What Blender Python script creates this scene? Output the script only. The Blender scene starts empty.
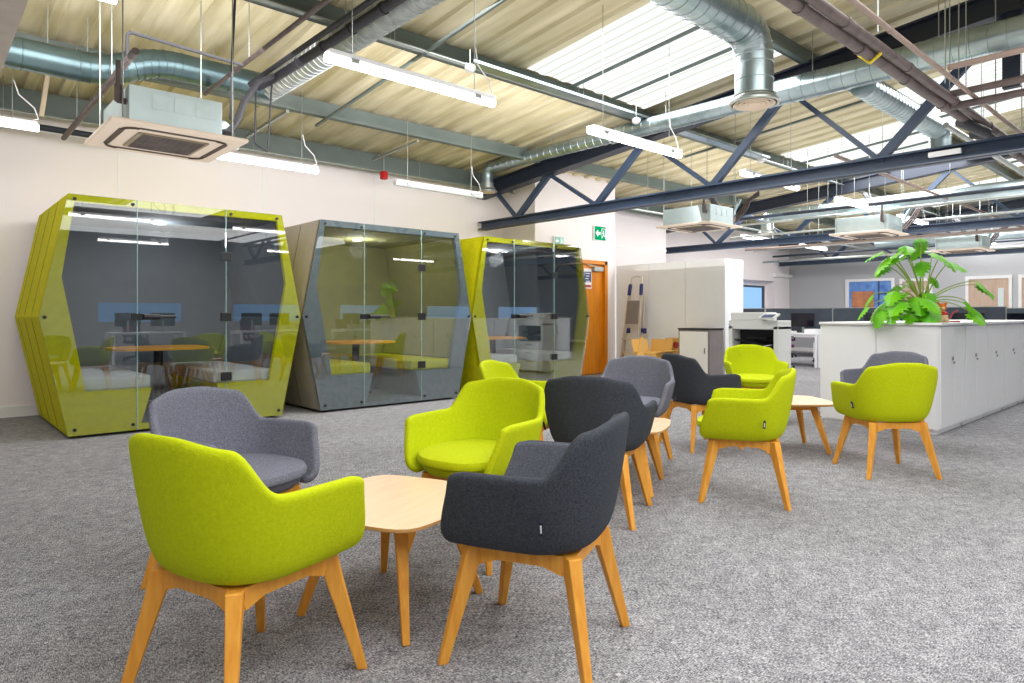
import bpy, bmesh, math, random
from mathutils import Vector, Matrix
R = math.radians
random.seed(4)
sc = bpy.context.scene
COL = sc.collection

# ------------------------------------------------------------------ materials
def srgb(r, g, b):
    f = lambda c: (c/255/12.92) if c/255 <= .04045 else ((c/255+.055)/1.055)**2.4
    return (f(r), f(g), f(b), 1)
def mat(name, rgb, rough=.6, metal=0, noise=None, bump=0, bscale=80, spec=.5, var=.15, vscale=8, coord='Object', stretch=(1,1,1), emit=0, coat=0):
    m = bpy.data.materials.new(name); m.use_nodes = True
    nt = m.node_tree; N = nt.nodes; L = nt.links; p = N['Principled BSDF']
    c = srgb(*rgb)
    p.inputs['Base Color'].default_value = c
    p.inputs['Roughness'].default_value = rough
    p.inputs['Metallic'].default_value = metal
    p.inputs['Specular IOR Level'].default_value = spec
    if coat: p.inputs['Coat Weight'].default_value = coat
    if emit:
        p.inputs['Emission Color'].default_value = c
        p.inputs['Emission Strength'].default_value = emit
    tc = N.new('ShaderNodeTexCoord'); mp = N.new('ShaderNodeMapping')
    mp.inputs['Scale'].default_value = stretch
    L.new(tc.outputs[coord], mp.inputs['Vector'])
    if noise is not None or var:
        n = N.new('ShaderNodeTexNoise'); n.inputs['Scale'].default_value = vscale; n.inputs['Detail'].default_value = 5
        L.new(mp.outputs[0], n.inputs['Vector'])
        cr = N.new('ShaderNodeValToRGB')
        cr.color_ramp.elements[0].position = .3; cr.color_ramp.elements[1].position = .7
        lo = srgb(*noise) if noise else tuple(x*(1-var) for x in c[:3])+(1,)
        cr.color_ramp.elements[0].color = lo; cr.color_ramp.elements[1].color = c
        L.new(n.outputs['Fac'], cr.inputs['Fac']); L.new(cr.outputs['Color'], p.inputs['Base Color'])
    if bump:
        n2 = N.new('ShaderNodeTexNoise'); n2.inputs['Scale'].default_value = bscale; n2.inputs['Detail'].default_value = 3
        L.new(mp.outputs[0], n2.inputs['Vector'])
        b = N.new('ShaderNodeBump'); b.inputs['Strength'].default_value = bump; b.inputs['Distance'].default_value = .01
        L.new(n2.outputs['Fac'], b.inputs['Height']); L.new(b.outputs['Normal'], p.inputs['Normal'])
    return m
def emis(name, rgb, s):
    m = bpy.data.materials.new(name); m.use_nodes = True
    nt = m.node_tree; nt.nodes.clear()
    o = nt.nodes.new('ShaderNodeOutputMaterial'); e = nt.nodes.new('ShaderNodeEmission')
    e.inputs['Color'].default_value = srgb(*rgb); e.inputs['Strength'].default_value = s
    nt.links.new(e.outputs[0], o.inputs[0]); return m
def glassmat(name, tint, refl, rough=.0):
    m = bpy.data.materials.new(name); m.use_nodes = True
    nt = m.node_tree; N = nt.nodes; L = nt.links; N.clear()
    o = N.new('ShaderNodeOutputMaterial'); t = N.new('ShaderNodeBsdfTransparent'); g = N.new('ShaderNodeBsdfGlossy')
    t.inputs['Color'].default_value = tint; g.inputs['Color'].default_value = (1,1,1,1); g.inputs['Roughness'].default_value = rough
    lw = N.new('ShaderNodeLayerWeight'); lw.inputs['Blend'].default_value = .3
    mr = N.new('ShaderNodeMapRange'); mr.inputs['To Min'].default_value = refl; mr.inputs['To Max'].default_value = .8
    mx = N.new('ShaderNodeMixShader')
    L.new(lw.outputs['Fresnel'], mr.inputs['Value']); L.new(mr.outputs[0], mx.inputs[0])
    L.new(t.outputs[0], mx.inputs[1]); L.new(g.outputs[0], mx.inputs[2]); L.new(mx.outputs[0], o.inputs[0])
    return m

M = {}
M['lime'] = mat('lime_wool', (196,208,14), .85, noise=(182,196,8), bump=.25, bscale=260, vscale=90, spec=.2)
M['grey'] = mat('light_grey_wool', (134,136,150), .9, noise=(96,98,112), bump=.3, bscale=300, vscale=160, spec=.2)
M['char'] = mat('charcoal_wool', (76,80,88), .9, noise=(52,55,62), bump=.3, bscale=300, vscale=160, spec=.2)
M['charin'] = mat('charcoal_inner_wool', (112,115,128), .9, noise=(80,83,95), bump=.3, bscale=300, vscale=160, spec=.2)
M['wood'] = mat('oiled_oak', (240,172,70), .45, noise=(226,150,50), vscale=5, stretch=(9,9,1.2), spec=.4)
M['top'] = mat('pale_beech_veneer', (240,206,174), .35, noise=(232,196,160), vscale=4, stretch=(1,14,1))
M['edge'] = mat('plywood_edge', (212,160,96), .5)
M['felt'] = mat('lime_felt', (212,208,10), .85, noise=(198,194,6), vscale=14, bump=.15, bscale=180, spec=.2)
M['feltg'] = mat('grey_felt', (128,138,142), .85, noise=(114,124,128), vscale=14, bump=.15, bscale=180, spec=.2)
M['feltdk'] = mat('slate_felt', (96,104,112), .9)
M['feltol'] = mat('olive_felt', (150,148,88), .9)
M['seatw'] = mat('pale_grey_upholstery', (206,210,208), .9, bump=.1)
M['seatl'] = mat('lime_upholstery', (206,206,10), .9, bump=.1)
M['shell'] = mat('taupe_side_felt', (168,160,156), .85, var=.08)
M['glass'] = glassmat('smoked_glass', (.93,.955,.96,1), .055)
M['glassb'] = glassmat('rear_glass', (.55,.6,.62,1), .08)
M['gedge'] = mat('glass_edge', (150,190,185), .15, spec=.8)
M['black'] = mat('black_plastic', (22,23,26), .4)
M['navy'] = mat('navy_tag', (20,26,50), .7)
M['white'] = mat('white_laminate', (236,237,240), .4, var=.02)
M['wall'] = mat('white_painted_wall', (248,240,240), .8, var=.03, vscale=.6)
M['gwall'] = mat('grey_painted_wall', (190,190,192), .8, var=.05, vscale=.7)
M['skirt'] = mat('white_gloss_trim', (244,242,240), .4, var=.02)
M['ply'] = mat('orange_door_veneer', (226,142,22), .4, noise=(206,120,12), vscale=3, stretch=(6,6,.7))
M['oak2'] = mat('pale_oak_door', (205,180,160), .5, noise=(188,160,140), vscale=3, stretch=(6,6,.7))
M['galv'] = mat('galvanised_steel', (176,190,194), .28, .85, noise=(140,156,160), vscale=3)
M['galvd'] = mat('dull_galvanised_steel', (104,126,130), .3, .8, noise=(80,100,106), vscale=3)
M['foil'] = mat('foil_duct_wrap', (176,182,182), .34, .6, noise=(136,142,144), vscale=12, bump=.4, bscale=25)
M['navyst'] = mat('navy_painted_steel', (52,68,92), .45, var=.2, vscale=2)
M['darkst'] = mat('dark_painted_steel', (34,42,58), .5, var=.15)
M['purlin'] = mat('grey_green_steel', (110,122,118), .5, .0, noise=(90,102,98), vscale=2)
M['pipe'] = mat('brown_insulated_pipe', (100,86,84), .55, noise=(72,62,62), vscale=10)
M['copper'] = mat('tan_pipe', (142,122,112), .5)
M['blk'] = mat('black_rubber_lagging', (34,34,42), .55)
M['rod'] = mat('hanger_steel', (170,176,172), .35, .7)
M['acw'] = mat('cassette_plastic', (232,214,196), .5, var=.04)
M['acg'] = mat('cassette_grille', (150,136,112), .6)
M['acb'] = mat('cassette_casing', (196,212,214), .35, .35, var=.08)
M['podglow'] = emis('pod_fill_glow', (255,244,225), 3)
M['tube'] = emis('fluorescent_tube', (255,250,248), 9)
M['tubeoff'] = mat('unlit_diffuser', (206,210,210), .4)
M['cabgrey'] = mat('taupe_steel', (128,120,120), .5)
M['cream'] = mat('cream_laminate', (238,236,230), .5, var=.02)
M['copier'] = mat('copier_plastic', (226,228,226), .5, var=.02)
M['screen'] = mat('dark_fabric_screen', (66,74,84), .9)
M['monitor'] = mat('monitor_black', (20,24,32), .35)
M['purple'] = mat('purple_fabric', (98,32,92), .9)
M['card'] = mat('brown_cardboard', (222,176,96), .8, var=.1)
M['alu'] = mat('ladder_aluminium', (206,198,184), .35, .5)
M['blue'] = mat('blue_plastic', (28,40,110), .5)
M['red'] = mat('red_plastic', (196,22,26), .4)
M['leaf'] = mat('plant_leaf', (130,206,20), .4, noise=(76,166,16), vscale=5)
M['stem'] = mat('plant_stem', (150,176,70), .5)
M['pot'] = mat('lime_yellow_pot', (190,190,30), .5)
M['soil'] = mat('potting_soil', (60,44,30), .95)
M['orange'] = mat('orange_plush', (226,120,40), .9)
M['creamp'] = mat('cream_plush', (236,204,160), .9)
M['green'] = emis('exit_green', (0,170,110), 1.0)
M['signw'] = emis('exit_white', (235,255,245), 1.1)
M['paper'] = mat('white_paper', (235,235,238), .7, var=.02)
M['pblue'] = mat('print_blue', (52,70,120), .6)
M['pred'] = mat('print_red', (176,60,60), .6)
M['winblue'] = emis('window_daylight', (150,195,245), 1.1)
M['frame'] = mat('window_frame_grey', (70,82,96), .4)
M['brass'] = mat('steel_lock', (170,165,160), .3, .8)

def carpet():
    m = bpy.data.materials.new('grey_loop_carpet'); m.use_nodes = True
    nt = m.node_tree; N = nt.nodes; L = nt.links; p = N['Principled BSDF']; p.inputs['Roughness'].default_value = .95
    p.inputs['Specular IOR Level'].default_value = .1
    tc = N.new('ShaderNodeTexCoord')
    outs = []
    for sx, sy, s, wgt in ((1,6,52,1.15),(6,1,52,1.15),(1,1,150,.65),(1,1,12,.3)):
        mp = N.new('ShaderNodeMapping'); mp.inputs['Scale'].default_value = (sx,sy,1)
        L.new(tc.outputs['Object'], mp.inputs[0])
        n = N.new('ShaderNodeTexNoise'); n.inputs['Scale'].default_value = s; n.inputs['Detail'].default_value = 4; n.inputs['Roughness'].default_value = .7
        L.new(mp.outputs[0], n.inputs[0])
        q = N.new('ShaderNodeMath'); q.operation = 'MULTIPLY'; q.inputs[1].default_value = wgt/3.25; L.new(n.outputs['Fac'], q.inputs[0]); outs.append(q.outputs[0])
    acc = outs[0]
    for o_ in outs[1:]:
        a = N.new('ShaderNodeMath'); a.operation = 'ADD'; L.new(acc, a.inputs[0]); L.new(o_, a.inputs[1]); acc = a.outputs[0]
    cr = N.new('ShaderNodeValToRGB'); e = cr.color_ramp.elements
    e[0].position = .445; e[0].color = srgb(72,72,78); e[1].position = .565; e[1].color = srgb(214,213,217)
    k = e.new(.5); k.color = srgb(140,139,143)
    L.new(acc, cr.inputs[0])
    big = N.new('ShaderNodeTexNoise'); big.inputs['Scale'].default_value = 1.1; big.inputs['Detail'].default_value = 3
    L.new(tc.outputs['Object'], big.inputs[0])
    mr = N.new('ShaderNodeMapRange'); mr.inputs['To Min'].default_value = .78; mr.inputs['To Max'].default_value = 1.16
    L.new(big.outputs['Fac'], mr.inputs[0])
    mx = N.new('ShaderNodeMix'); mx.data_type = 'RGBA'; mx.blend_type = 'MULTIPLY'; mx.inputs[0].default_value = 1
    L.new(cr.outputs[0], mx.inputs[6]); L.new(mr.outputs[0], mx.inputs[7]); L.new(mx.outputs[2], p.inputs['Base Color'])
    bp = N.new('ShaderNodeBump'); bp.inputs['Strength'].default_value = .6; bp.inputs['Distance'].default_value = .01
    L.new(acc, bp.inputs['Height']); L.new(bp.outputs[0], p.inputs['Normal'])
    return m
M['carpet'] = carpet()
M['roof'] = mat('cream_liner_sheet', (226,216,186), .55, noise=(178,166,128), vscale=2.2, stretch=(2.5,.3,1), spec=.4)
def sky_mat():
    m = bpy.data.materials.new('daylight_sheet'); m.use_nodes = True
    nt = m.node_tree; N = nt.nodes; L = nt.links; N.clear()
    o = N.new('ShaderNodeOutputMaterial'); e = N.new('ShaderNodeEmission')
    tc = N.new('ShaderNodeTexCoord'); w = N.new('ShaderNodeTexWave'); w.bands_direction = 'X'; w.inputs['Scale'].default_value = 2.2; w.inputs['Distortion'].default_value = .6
    L.new(tc.outputs['Object'], w.inputs[0])
    cr = N.new('ShaderNodeValToRGB'); cr.color_ramp.elements[0].color = srgb(206,210,200); cr.color_ramp.elements[1].color = srgb(250,252,250); cr.color_ramp.elements[1].position = .5
    L.new(w.outputs['Fac'], cr.inputs[0]); L.new(cr.outputs[0], e.inputs[0]); e.inputs[1].default_value = 1.2
    L.new(e.outputs[0], o.inputs[0]); return m
M['sky'] = sky_mat()

# ------------------------------------------------------------------ builders
class MB:
    def __init__(s): s.v = []; s.f = []; s.mi = []
    def add(s, vs, fs, mi=0):
        n = len(s.v); s.v += [tuple(v) for v in vs]; s.f += [tuple(i+n for i in f) for f in fs]; s.mi += [mi]*len(fs); return s
    def box(s, a, b, mi=0):
        x0,x1 = sorted((a[0],b[0])); y0,y1 = sorted((a[1],b[1])); z0,z1 = sorted((a[2],b[2]))
        return s.add([(x0,y0,z0),(x1,y0,z0),(x1,y1,z0),(x0,y1,z0),(x0,y0,z1),(x1,y0,z1),(x1,y1,z1),(x0,y1,z1)],
                     [(0,3,2,1),(4,5,6,7),(0,1,5,4),(1,2,6,5),(2,3,7,6),(3,0,4,7)], mi)
    def bar(s, p, q, w, h, up=(0,0,1), w2=None, h2=None, mi=0):
        p = Vector(p); q = Vector(q); d = (q-p).normalized(); up = Vector(up)
        if abs(d.dot(up)) > .98: up = Vector((1,0,0))
        a = d.cross(up).normalized(); b = a.cross(d).normalized()
        w2 = w if w2 is None else w2; h2 = h if h2 is None else h2
        vs = []
        for c, ww, hh in ((p,w,h),(q,w2,h2)):
            for i, j in ((-1,-1),(1,-1),(1,1),(-1,1)): vs.append(c+a*i*ww/2+b*j*hh/2)
        return s.add(vs, [(0,1,2,3),(7,6,5,4),(0,4,5,1),(1,5,6,2),(2,6,7,3),(3,7,4,0)], mi)
    def tube(s, pts, r, n=10, cap=True, mi=0):
        pts = [Vector(p) for p in pts]; rr = r if isinstance(r, (list,tuple)) else [r]*len(pts)
        prev = None; rings = []
        for i, p in enumerate(pts):
            d = (pts[min(i+1,len(pts)-1)]-pts[max(i-1,0)])
            if d.length < 1e-9: d = Vector((0,0,1))
            d.normalize()
            if prev is None:
                a = d.cross(Vector((0,0,1)));
                if a.length < .05: a = d.cross(Vector((1,0,0)))
                a.normalize()
            else:
                a = prev - d*prev.dot(d); a.normalize()
            prev = a; b = d.cross(a)
            rings.append([p+(a*math.cos(2*math.pi*k/n)+b*math.sin(2*math.pi*k/n))*rr[i] for k in range(n)])
        vs = [v for g in rings for v in g]; fs = []
        for i in range(len(rings)-1):
            for k in range(n): fs.append((i*n+k, i*n+(k+1)%n, (i+1)*n+(k+1)%n, (i+1)*n+k))
        if cap: fs.append(tuple(range(n-1,-1,-1))); fs.append(tuple(range((len(rings)-1)*n, len(rings)*n)))
        return s.add(vs, fs, mi)
    def prism(s, poly, z0, z1, mi=0):
        n = len(poly)
        return s.add([(x,y,z0) for x,y in poly]+[(x,y,z1) for x,y in poly],
            [tuple(range(n-1,-1,-1)), tuple(range(n,2*n))]+[(i,(i+1)%n,n+(i+1)%n,n+i) for i in range(n)], mi)
    def xzprism(s, poly, y0, y1, mi=0):
        n = len(poly)
        return s.add([(x,y0,z) for x,z in poly]+[(x,y1,z) for x,z in poly],
            [tuple(range(n)), tuple(range(2*n-1,n-1,-1))]+[((i+1)%n,i,n+i,n+(i+1)%n) for i in range(n)], mi)
    def lathe(s, prof, n=24, c=(0,0,0), mi=0, cap=True):
        vs = []; fs = []
        for r, z in prof:
            for k in range(n): vs.append((c[0]+r*math.cos(2*math.pi*k/n), c[1]+r*math.sin(2*math.pi*k/n), c[2]+z))
        for i in range(len(prof)-1):
            for k in range(n): fs.append((i*n+k, i*n+(k+1)%n, (i+1)*n+(k+1)%n, (i+1)*n+k))
        if cap: fs.append(tuple(range(n-1,-1,-1))); fs.append(tuple(range((len(prof)-1)*n, len(prof)*n)))
        return s.add(vs, fs, mi)
    def build(s, name, mats, parent=None, smooth=False, bevel=0, loc=None, sub=0):
        me = bpy.data.meshes.new(name); me.from_pydata(s.v, [], s.f)
        if not isinstance(mats, (list,tuple)): mats = [mats]
        for m in mats: me.materials.append(m)
        if len(mats) > 1:
            for p, i in zip(me.polygons, s.mi): p.material_index = i
        bm = bmesh.new(); bm.from_mesh(me); bmesh.ops.recalc_face_normals(bm, faces=bm.faces); bm.to_mesh(me); bm.free()
        if smooth:
            for p in me.polygons: p.use_smooth = True
            try: me.set_sharp_from_angle(angle=R(42))
            except Exception: pass
        o = bpy.data.objects.new(name, me); COL.objects.link(o)
        if parent: o.parent = parent
        if loc: o.location = loc
        if bevel:
            b = o.modifiers.new('bevel','BEVEL'); b.width = bevel; b.segments = 2; b.limit_method = 'ANGLE'; b.angle_limit = R(40)
        if sub:
            u = o.modifiers.new('sub','SUBSURF'); u.levels = sub; u.render_levels = sub
        return o
def thing(name, label, cat, loc=(0,0,0), rz=0, group=None):
    o = bpy.data.objects.new(name, None); COL.objects.link(o); o.empty_display_size = .1
    o.location = loc; o.rotation_euler = (0,0,rz); o['label'] = label; o['category'] = cat
    if group: o['group'] = group
    return o
def tag(o, label, cat, group=None):
    o['label'] = label; o['category'] = cat
    if group: o['group'] = group
    return o
def struct(o): o['kind'] = 'structure'; return o
def dup(root, loc, rz=None, label=None, group=None):
    r = root.copy(); COL.objects.link(r); r.location = loc
    if rz is not None: r.rotation_euler = (0,0,rz)
    if label: r['label'] = label
    if group: r['group'] = group
    for ch in list(root.children):
        c = ch.copy(); COL.objects.link(c); c.parent = r
        for g in list(ch.children):
            d = g.copy(); COL.objects.link(d); d.parent = c
    return r

# ------------------------------------------------------------------ room shell
YL, YR, X0, X1 = 9.36, -7.0, -6.0, 21.0
YRIDGE = 1.5
def zroof(y): return 3.76+.0935*(8.82-y) if y >= YRIDGE else 3.76+.0935*(8.82-YRIDGE)-.0935*(YRIDGE-y)
struct(MB().box((X0-.2,YR-.2,-.1),(X1+.2,10.2,0)).build('floor', M['carpet']))
def ribbed(x0, x1, ya, yb, off, per=.33, h=.035):
    prof = []; x = x0
    while x < x1-1e-6:
        for dx, dz in ((0,0),(.19,0),(.215,-h),(.30,-h)):
            if x+dx < x1: prof.append((x+dx, dz))
        x += per
    prof.append((x1,0))
    m = MB(); n = len(prof)
    vs = [(x,ya,zroof(ya)+off+dz) for x,dz in prof]+[(x,yb,zroof(yb)+off+dz) for x,dz in prof]
    m.add(vs, [(i,i+1,n+i+1,n+i) for i in range(n-1)])
    return m
rf = ribbed(X0-.2, X1+.2, 10.2, YRIDGE, 0)
r2 = ribbed(X0-.2, X1+.2, YRIDGE, YR-.2, 0); rf.add(r2.v, r2.f)
struct(rf.build('ceiling', M['roof']))
# left wall (behind the pods), the projecting block with the door, the recess beyond
w = MB(); w.box((X0-.2,YL,0),(13.4,YL+.25,4.2)); 
struct(w.build('wall_left', M['wall']))
w = MB()
w.box((8.22,8.5,0),(9.25,YL,3.9)); w.box((10.18,8.5,0),(10.44,YL,3.9)); w.box((9.25,8.5,2.2),(10.18,YL,3.9)); w.box((9.25,8.62,0),(10.18,YL,2.2))
struct(w.build('wall_door_block', M['wall']))
w = MB(); w.box((13.4,9.95,0),(15.3,10.2,4.1)); w.box((20.0,9.95,0),(X1,10.2,4.1)); w.box((15.3,9.95,2.2),(20.0,10.2,4.1)); w.box((15.3,9.95,0),(20.0,10.2,.85))
w.box((13.15,9.61,0),(13.4,10.2,4.1)); w.box((15.0,10.2,.8),(20.2,10.3,2.25))
struct(w.build('wall_left_far', M['wall']))
struct(MB().box((X1,YR,0),(X1+.2,10.2,4.6)).build('wall_end', M['gwall']))
struct(MB().box((X0-.2,YR-.2,0),(X0,YL+.2,4.6)).build('wall_back', M['wall']))
wr = MB()
wr.box((X0,YR-.2,0),(X1,YR,.95)); wr.box((X0,YR-.2,1.5),(X1,YR,4.3))
xs = [X0, -3.5,-1.3, .2, 2.4, 3.9, 6.1, 7.6, 9.8, 11.3, 13.5, 15, 17.2, 18.7, X1]
for i in range(0,len(xs)-1,2): wr.box((xs[i],YR-.2,.95),(xs[i+1],YR,1.5))
struct(wr.build('wall_right', M['gwall']))
for i in range(1,len(xs)-1,2):
    struct(MB().box((xs[i],YR-.16,.95),(xs[i+1],YR-.14,1.5)).build('window_%d'%(i//2+1), M['winblue']))
struct(MB().box((X0,YL-.02,0),(8.22,YL,.12)).box((8.2,8.48,0),(9.2,8.5,.12)).build('baseboard_left', M['skirt']))
struct(MB().box((X1-.02,YR,0),(X1,9.95,.12)).build('baseboard_end', M['skirt']))
struct(MB().box((10.44,9.34,2.66),(13.4,9.36,2.70)).build('trim_1', M['skirt']))
struct(MB().box((19.9,9.85,2.34),(X1,9.95,2.44)).build('trim_2', M['skirt']))
for i, x in enumerate((1.9,3.7,5.5,7.3)):
    struct(MB().box((x,YL-.006,.12),(x+.018,YL,3.7)).build('trim_%d'%(i+3), M['skirt']))
# far window in the left wall
wn = thing('window_9', 'blue daylight window with a dark frame in a deep white recess', 'window'); wn['kind'] = 'structure'
MB().box((15.4,10.06,.95),(19.4,10.08,1.98)).build('pane', M['winblue'], wn)
MB().box((15.35,10.02,.9),(19.5,10.1,.95)).box((15.35,10.02,1.98),(19.5,10.1,2.04)).box((19.4,10.02,.95),(19.5,10.1,1.98)).box((17.6,10.02,.95),(17.66,10.1,1.98)).build('window_frame', M['frame'], wn)
# orange door
dr = thing('door_1', 'orange veneered fire door beside the third pod', 'door'); dr['kind'] = 'structure'
MB().box((9.30,8.54,.01),(10.10,8.59,2.13)).build('door_leaf', M['ply'], dr)
MB().box((9.25,8.47,0),(9.30,8.6,2.2)).box((10.10,8.47,0),(10.18,8.6,2.2)).box((9.25,8.47,2.13),(10.18,8.6,2.2)).build('door_frame', M['ply'], dr)
MB().box((9.78,8.46,2.0),(10.04,8.54,2.08)).bar((9.8,8.45,2.09),(9.62,8.52,2.12),.02,.012).build('door_closer', M['rod'], dr)
MB().box((9.36,8.53,1.0),(9.44,8.545,1.95)).build('recess_or_vision_panel', mat('dark_recess_brown', (110,70,30), .2), dr)  # brown strip in place of a dark recess, its shade put in the colour
MB().box((9.50,8.52,.95),(9.53,8.54,1.15)).build('door_handle', M['brass'], dr)
nt = thing('notice', 'small blue and white fire notice on the orange door', 'sign', (9.66,8.535,1.85))
MB().box((-.11,-.003,-.19),(.11,.003,.19)).build('sheet', M['paper'], nt)
MB().box((-.095,-.006,-.07),(.095,-.003,.13)).build('blue_panel', M['pblue'], nt)
MB().box((-.095,-.006,-.17),(.095,-.003,-.12)).build('red_panel', M['pred'], nt)
mw = MB()
for k in range(4): mw.box((-.07+.02*(k%2),-.008,.09-k*.05),(.06-.02*(k%3),-.006,.105-k*.05))
mw.build('print', M['paper'], nt)
# exit sign
def exit_sign(label, loc, w, h, emitm, rz=0):
    t = thing('exit_sign', label, 'exit sign', loc, rz)
    MB().box((-w/2,-.0,-h/2),(w/2,.04,h/2)).build('housing', M['white'], t)
    MB().box((-w/2+.01,-.004,-h/2+.01),(w/2-.01,0,h/2-.01)).build('face', emitm, t)
    a = MB()
    cx = -w*.2; s = h*.26
    a.xzprism([(cx-s,0),(cx,s),(cx,s*.38),(cx+s,s*.38),(cx+s,-s*.38),(cx,-s*.38),(cx,-s)], -.007, -.004)
    a.build('arrow', M['signw'], t)
    b = MB(); ox = w*.27; q = h*.36
    b.box((ox-q*.55,-.007,-q),(ox-q*.42,-.004,q)); b.box((ox-q*.55,-.007,q*.9),(ox+q*.62,-.004,q)); b.box((ox+q*.5,-.007,-q),(ox+q*.62,-.004,q))
    b.tube([(ox,-.008,q*.52),(ox,-.005,q*.52)], q*.16, 10)
    b.bar((ox,-.0055,q*.35),(ox+.1*q,-.0055,-q*.15),q*.3,.003,(0,1,0)); b.bar((ox+.08*q,-.0055,-q*.15),(ox-q*.3,-.0055,-q*.75),q*.16,.003,(0,1,0))
    b.bar((ox+.08*q,-.0055,-q*.15),(ox+q*.36,-.0055,-q*.6),q*.16,.003,(0,1,0)); b.bar((ox,-.0055,q*.25),(ox-q*.34,-.0055,0),q*.12,.003,(0,1,0))
    b.build('running_figure', M['signw'], t)
    return t
exit_sign('green emergency exit sign with left arrow above the orange door', (9.93,8.45,2.73), .34, .28, M['green'])
exit_sign('pale faded exit sign on wall above the third pod', (8.78,8.45,2.5), .26, .16, mat('faded_green',(150,200,185),.5))

# end wall doors and framed internal window
def far_door(i, y0, y1):
    d = thing('door_%d'%i, 'pale oak door in a white frame on the grey end wall', 'door', (X1,0,0)); d['kind'] = 'structure'
    MB().box((-.05,y0,0),(-.001,y0+.07,2.1)).box((-.05,y1-.07,0),(-.001,y1,2.1)).box((-.05,y0,2.1),(-.001,y1,2.18)).build('door_frame', M['skirt'], d)
    MB().box((-.03,y0+.07,0),(-.005,y1-.07,2.1)).build('door_leaf', M['oak2'], d)
    MB().box((-.034,y0+.18,.9),(-.03,y0+.30,1.85)).build('recess_or_vision_panel', emis('lit_glass_%d'%i,(225,235,235),.8), d)
    MB().box((-.06,y1-.18,.98),(-.03,y1-.12,1.06)).build('door_handle', M['brass'], d)
far_door(2, 5.9, 6.72); far_door(3, 4.1, 5.12); far_door(4, 2.7, 3.97)
pw = thing('window_10', 'internal window with blue view on grey end wall', 'window', (X1,0,0)); pw['kind'] = 'structure'
MB().box((-.06,6.85,1.2),(-.001,6.93,2.14)).box((-.06,8.1,1.2),(-.001,8.2,2.14)).box((-.06,6.85,2.14),(-.001,8.2,2.22)).box((-.06,6.85,1.12),(-.001,8.2,1.2)).build('window_frame', M['skirt'], pw)
MB().box((-.03,6.93,1.2),(-.01,8.1,2.14)).build('pane', mat('blue_view',(60,96,160),.2,noise=(120,160,205),vscale=3,emit=.35), pw)
MB().box((-.04,7.4,1.3),(-.032,8.02,1.85)).build('screen_glow', mat('orange_view',(196,128,80),.3,noise=(90,50,70),vscale=2.5,emit=.25), pw)
MB().box((-.045,7.25,1.2),(-.035,7.29,2.14)).box((-.045,7.0,1.75),(-.035,7.3,1.78)).build('glazing_bar', M['pblue'], pw)

# ------------------------------------------------------------------ roof steel
def truss(x, label, ml, mt, ye=9.3):
    t = thing('roof_truss', label, 'truss', (x,0,2.68), group='navy roof trusses')
    def zc(y): return 3.29+.0935*(8.82-y)-2.68 if y > YRIDGE else 3.29+.0935*(8.82-YRIDGE)-.0935*(YRIDGE-y)-2.68
    # bottom chord: channel with flanges
    MB().box((-.02,-6.2,.0),(.02,ye,.14)).box((-.1,-6.2,0),(.1,ye,.02)).box((-.1,-6.2,.12),(.1,ye,.14)).build('bottom_chord', ml, t)
    for ya, yb in ((ye+.04,YRIDGE),(YRIDGE,-6.2)):
        m = MB()
        for dz, w_, h_ in ((.12,.05,.24),(.01,.2,.022),(.23,.2,.022)):
            m.bar((0,ya,zc(ya)+dz),(0,yb,zc(yb)+dz), w_, h_)
        m.build('top_chord', mt, t)
    bj = [8.37,6.6,4.65,2.65,.35,-1.65,-3.6,-5.4]; tj = [8.9,7.6,5.7,3.65,1.5,-.65,-2.7,-4.6,-5.95]
    for i, yb in enumerate(bj):
        for j, yt in enumerate((tj[i], tj[i+1])):
            MB().bar((0,yb,.12),(0,yt,zc(yt)+.02), .07, .09 if j else .05).build('brace', ml, t)
    MB().box((-.04,YRIDGE-.07,.6),(.04,YRIDGE+.07,zc(YRIDGE)+.1)).build('ridge_post', mt, t)
    return t
truss(7.67, 'navy steel roof truss nearest, ending above the third pod', M['navyst'], M['darkst'])
truss(14.0, 'navy steel roof truss second away, ending above the storage wall', M['navyst'], M['darkst'], 9.93)
truss(20.3, 'navy steel roof truss farthest away, close to the grey end wall', M['navyst'], M['darkst'], 9.93)
tb = thing('roof_beam', 'blurred grey steel beam crossing the top left corner of the photo', 'beam', (0,0,2.62))
MB().box((.08,-6,0),(.41,6.4,.02)).box((.22,-6,.02),(.26,6.4,.3)).box((.08,-6,.3),(.41,6.4,.32)).build('flanged_beam', mat('grey_beam',(150,140,130),.6), tb)

py = [(9.22,'grey green roof purlin along the top of the left wall'),(7.79,'grey green roof purlin above the pods, next from the wall'),(5.7,'grey green roof purlin at lower edge of the daylight panels'),
      (3.45,'grey green roof purlin at upper edge of the daylight panels'),(-.6,'roof purlin just past the ridge'),(-2.7,'roof purlin behind the camera, middle of far slope'),(-4.8,'roof purlin behind the camera, near the window wall')]
for i, (y, lb) in enumerate(py):
    z1 = zroof(y)-.04; z0 = z1-(.2 if i else .26)
    a, b = (y-.012, y+.012)
    m = MB().box((X0,a,z0),(X1,b,z1)).box((X0,y-.08,z0),(X1,y,z0+.012)).box((X0,y,z1-.012),(X1,y+.08,z1)).box((X0,y-.085,z0),(X1,y-.075,z0+.035))
    if i == 0: m.box((X0,y-.14,z0-.02),(X1,y-.02,z0))
    tag(m.build('roof_purlin', M['purlin']), lb, 'purlin', 'roof purlins')
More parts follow.
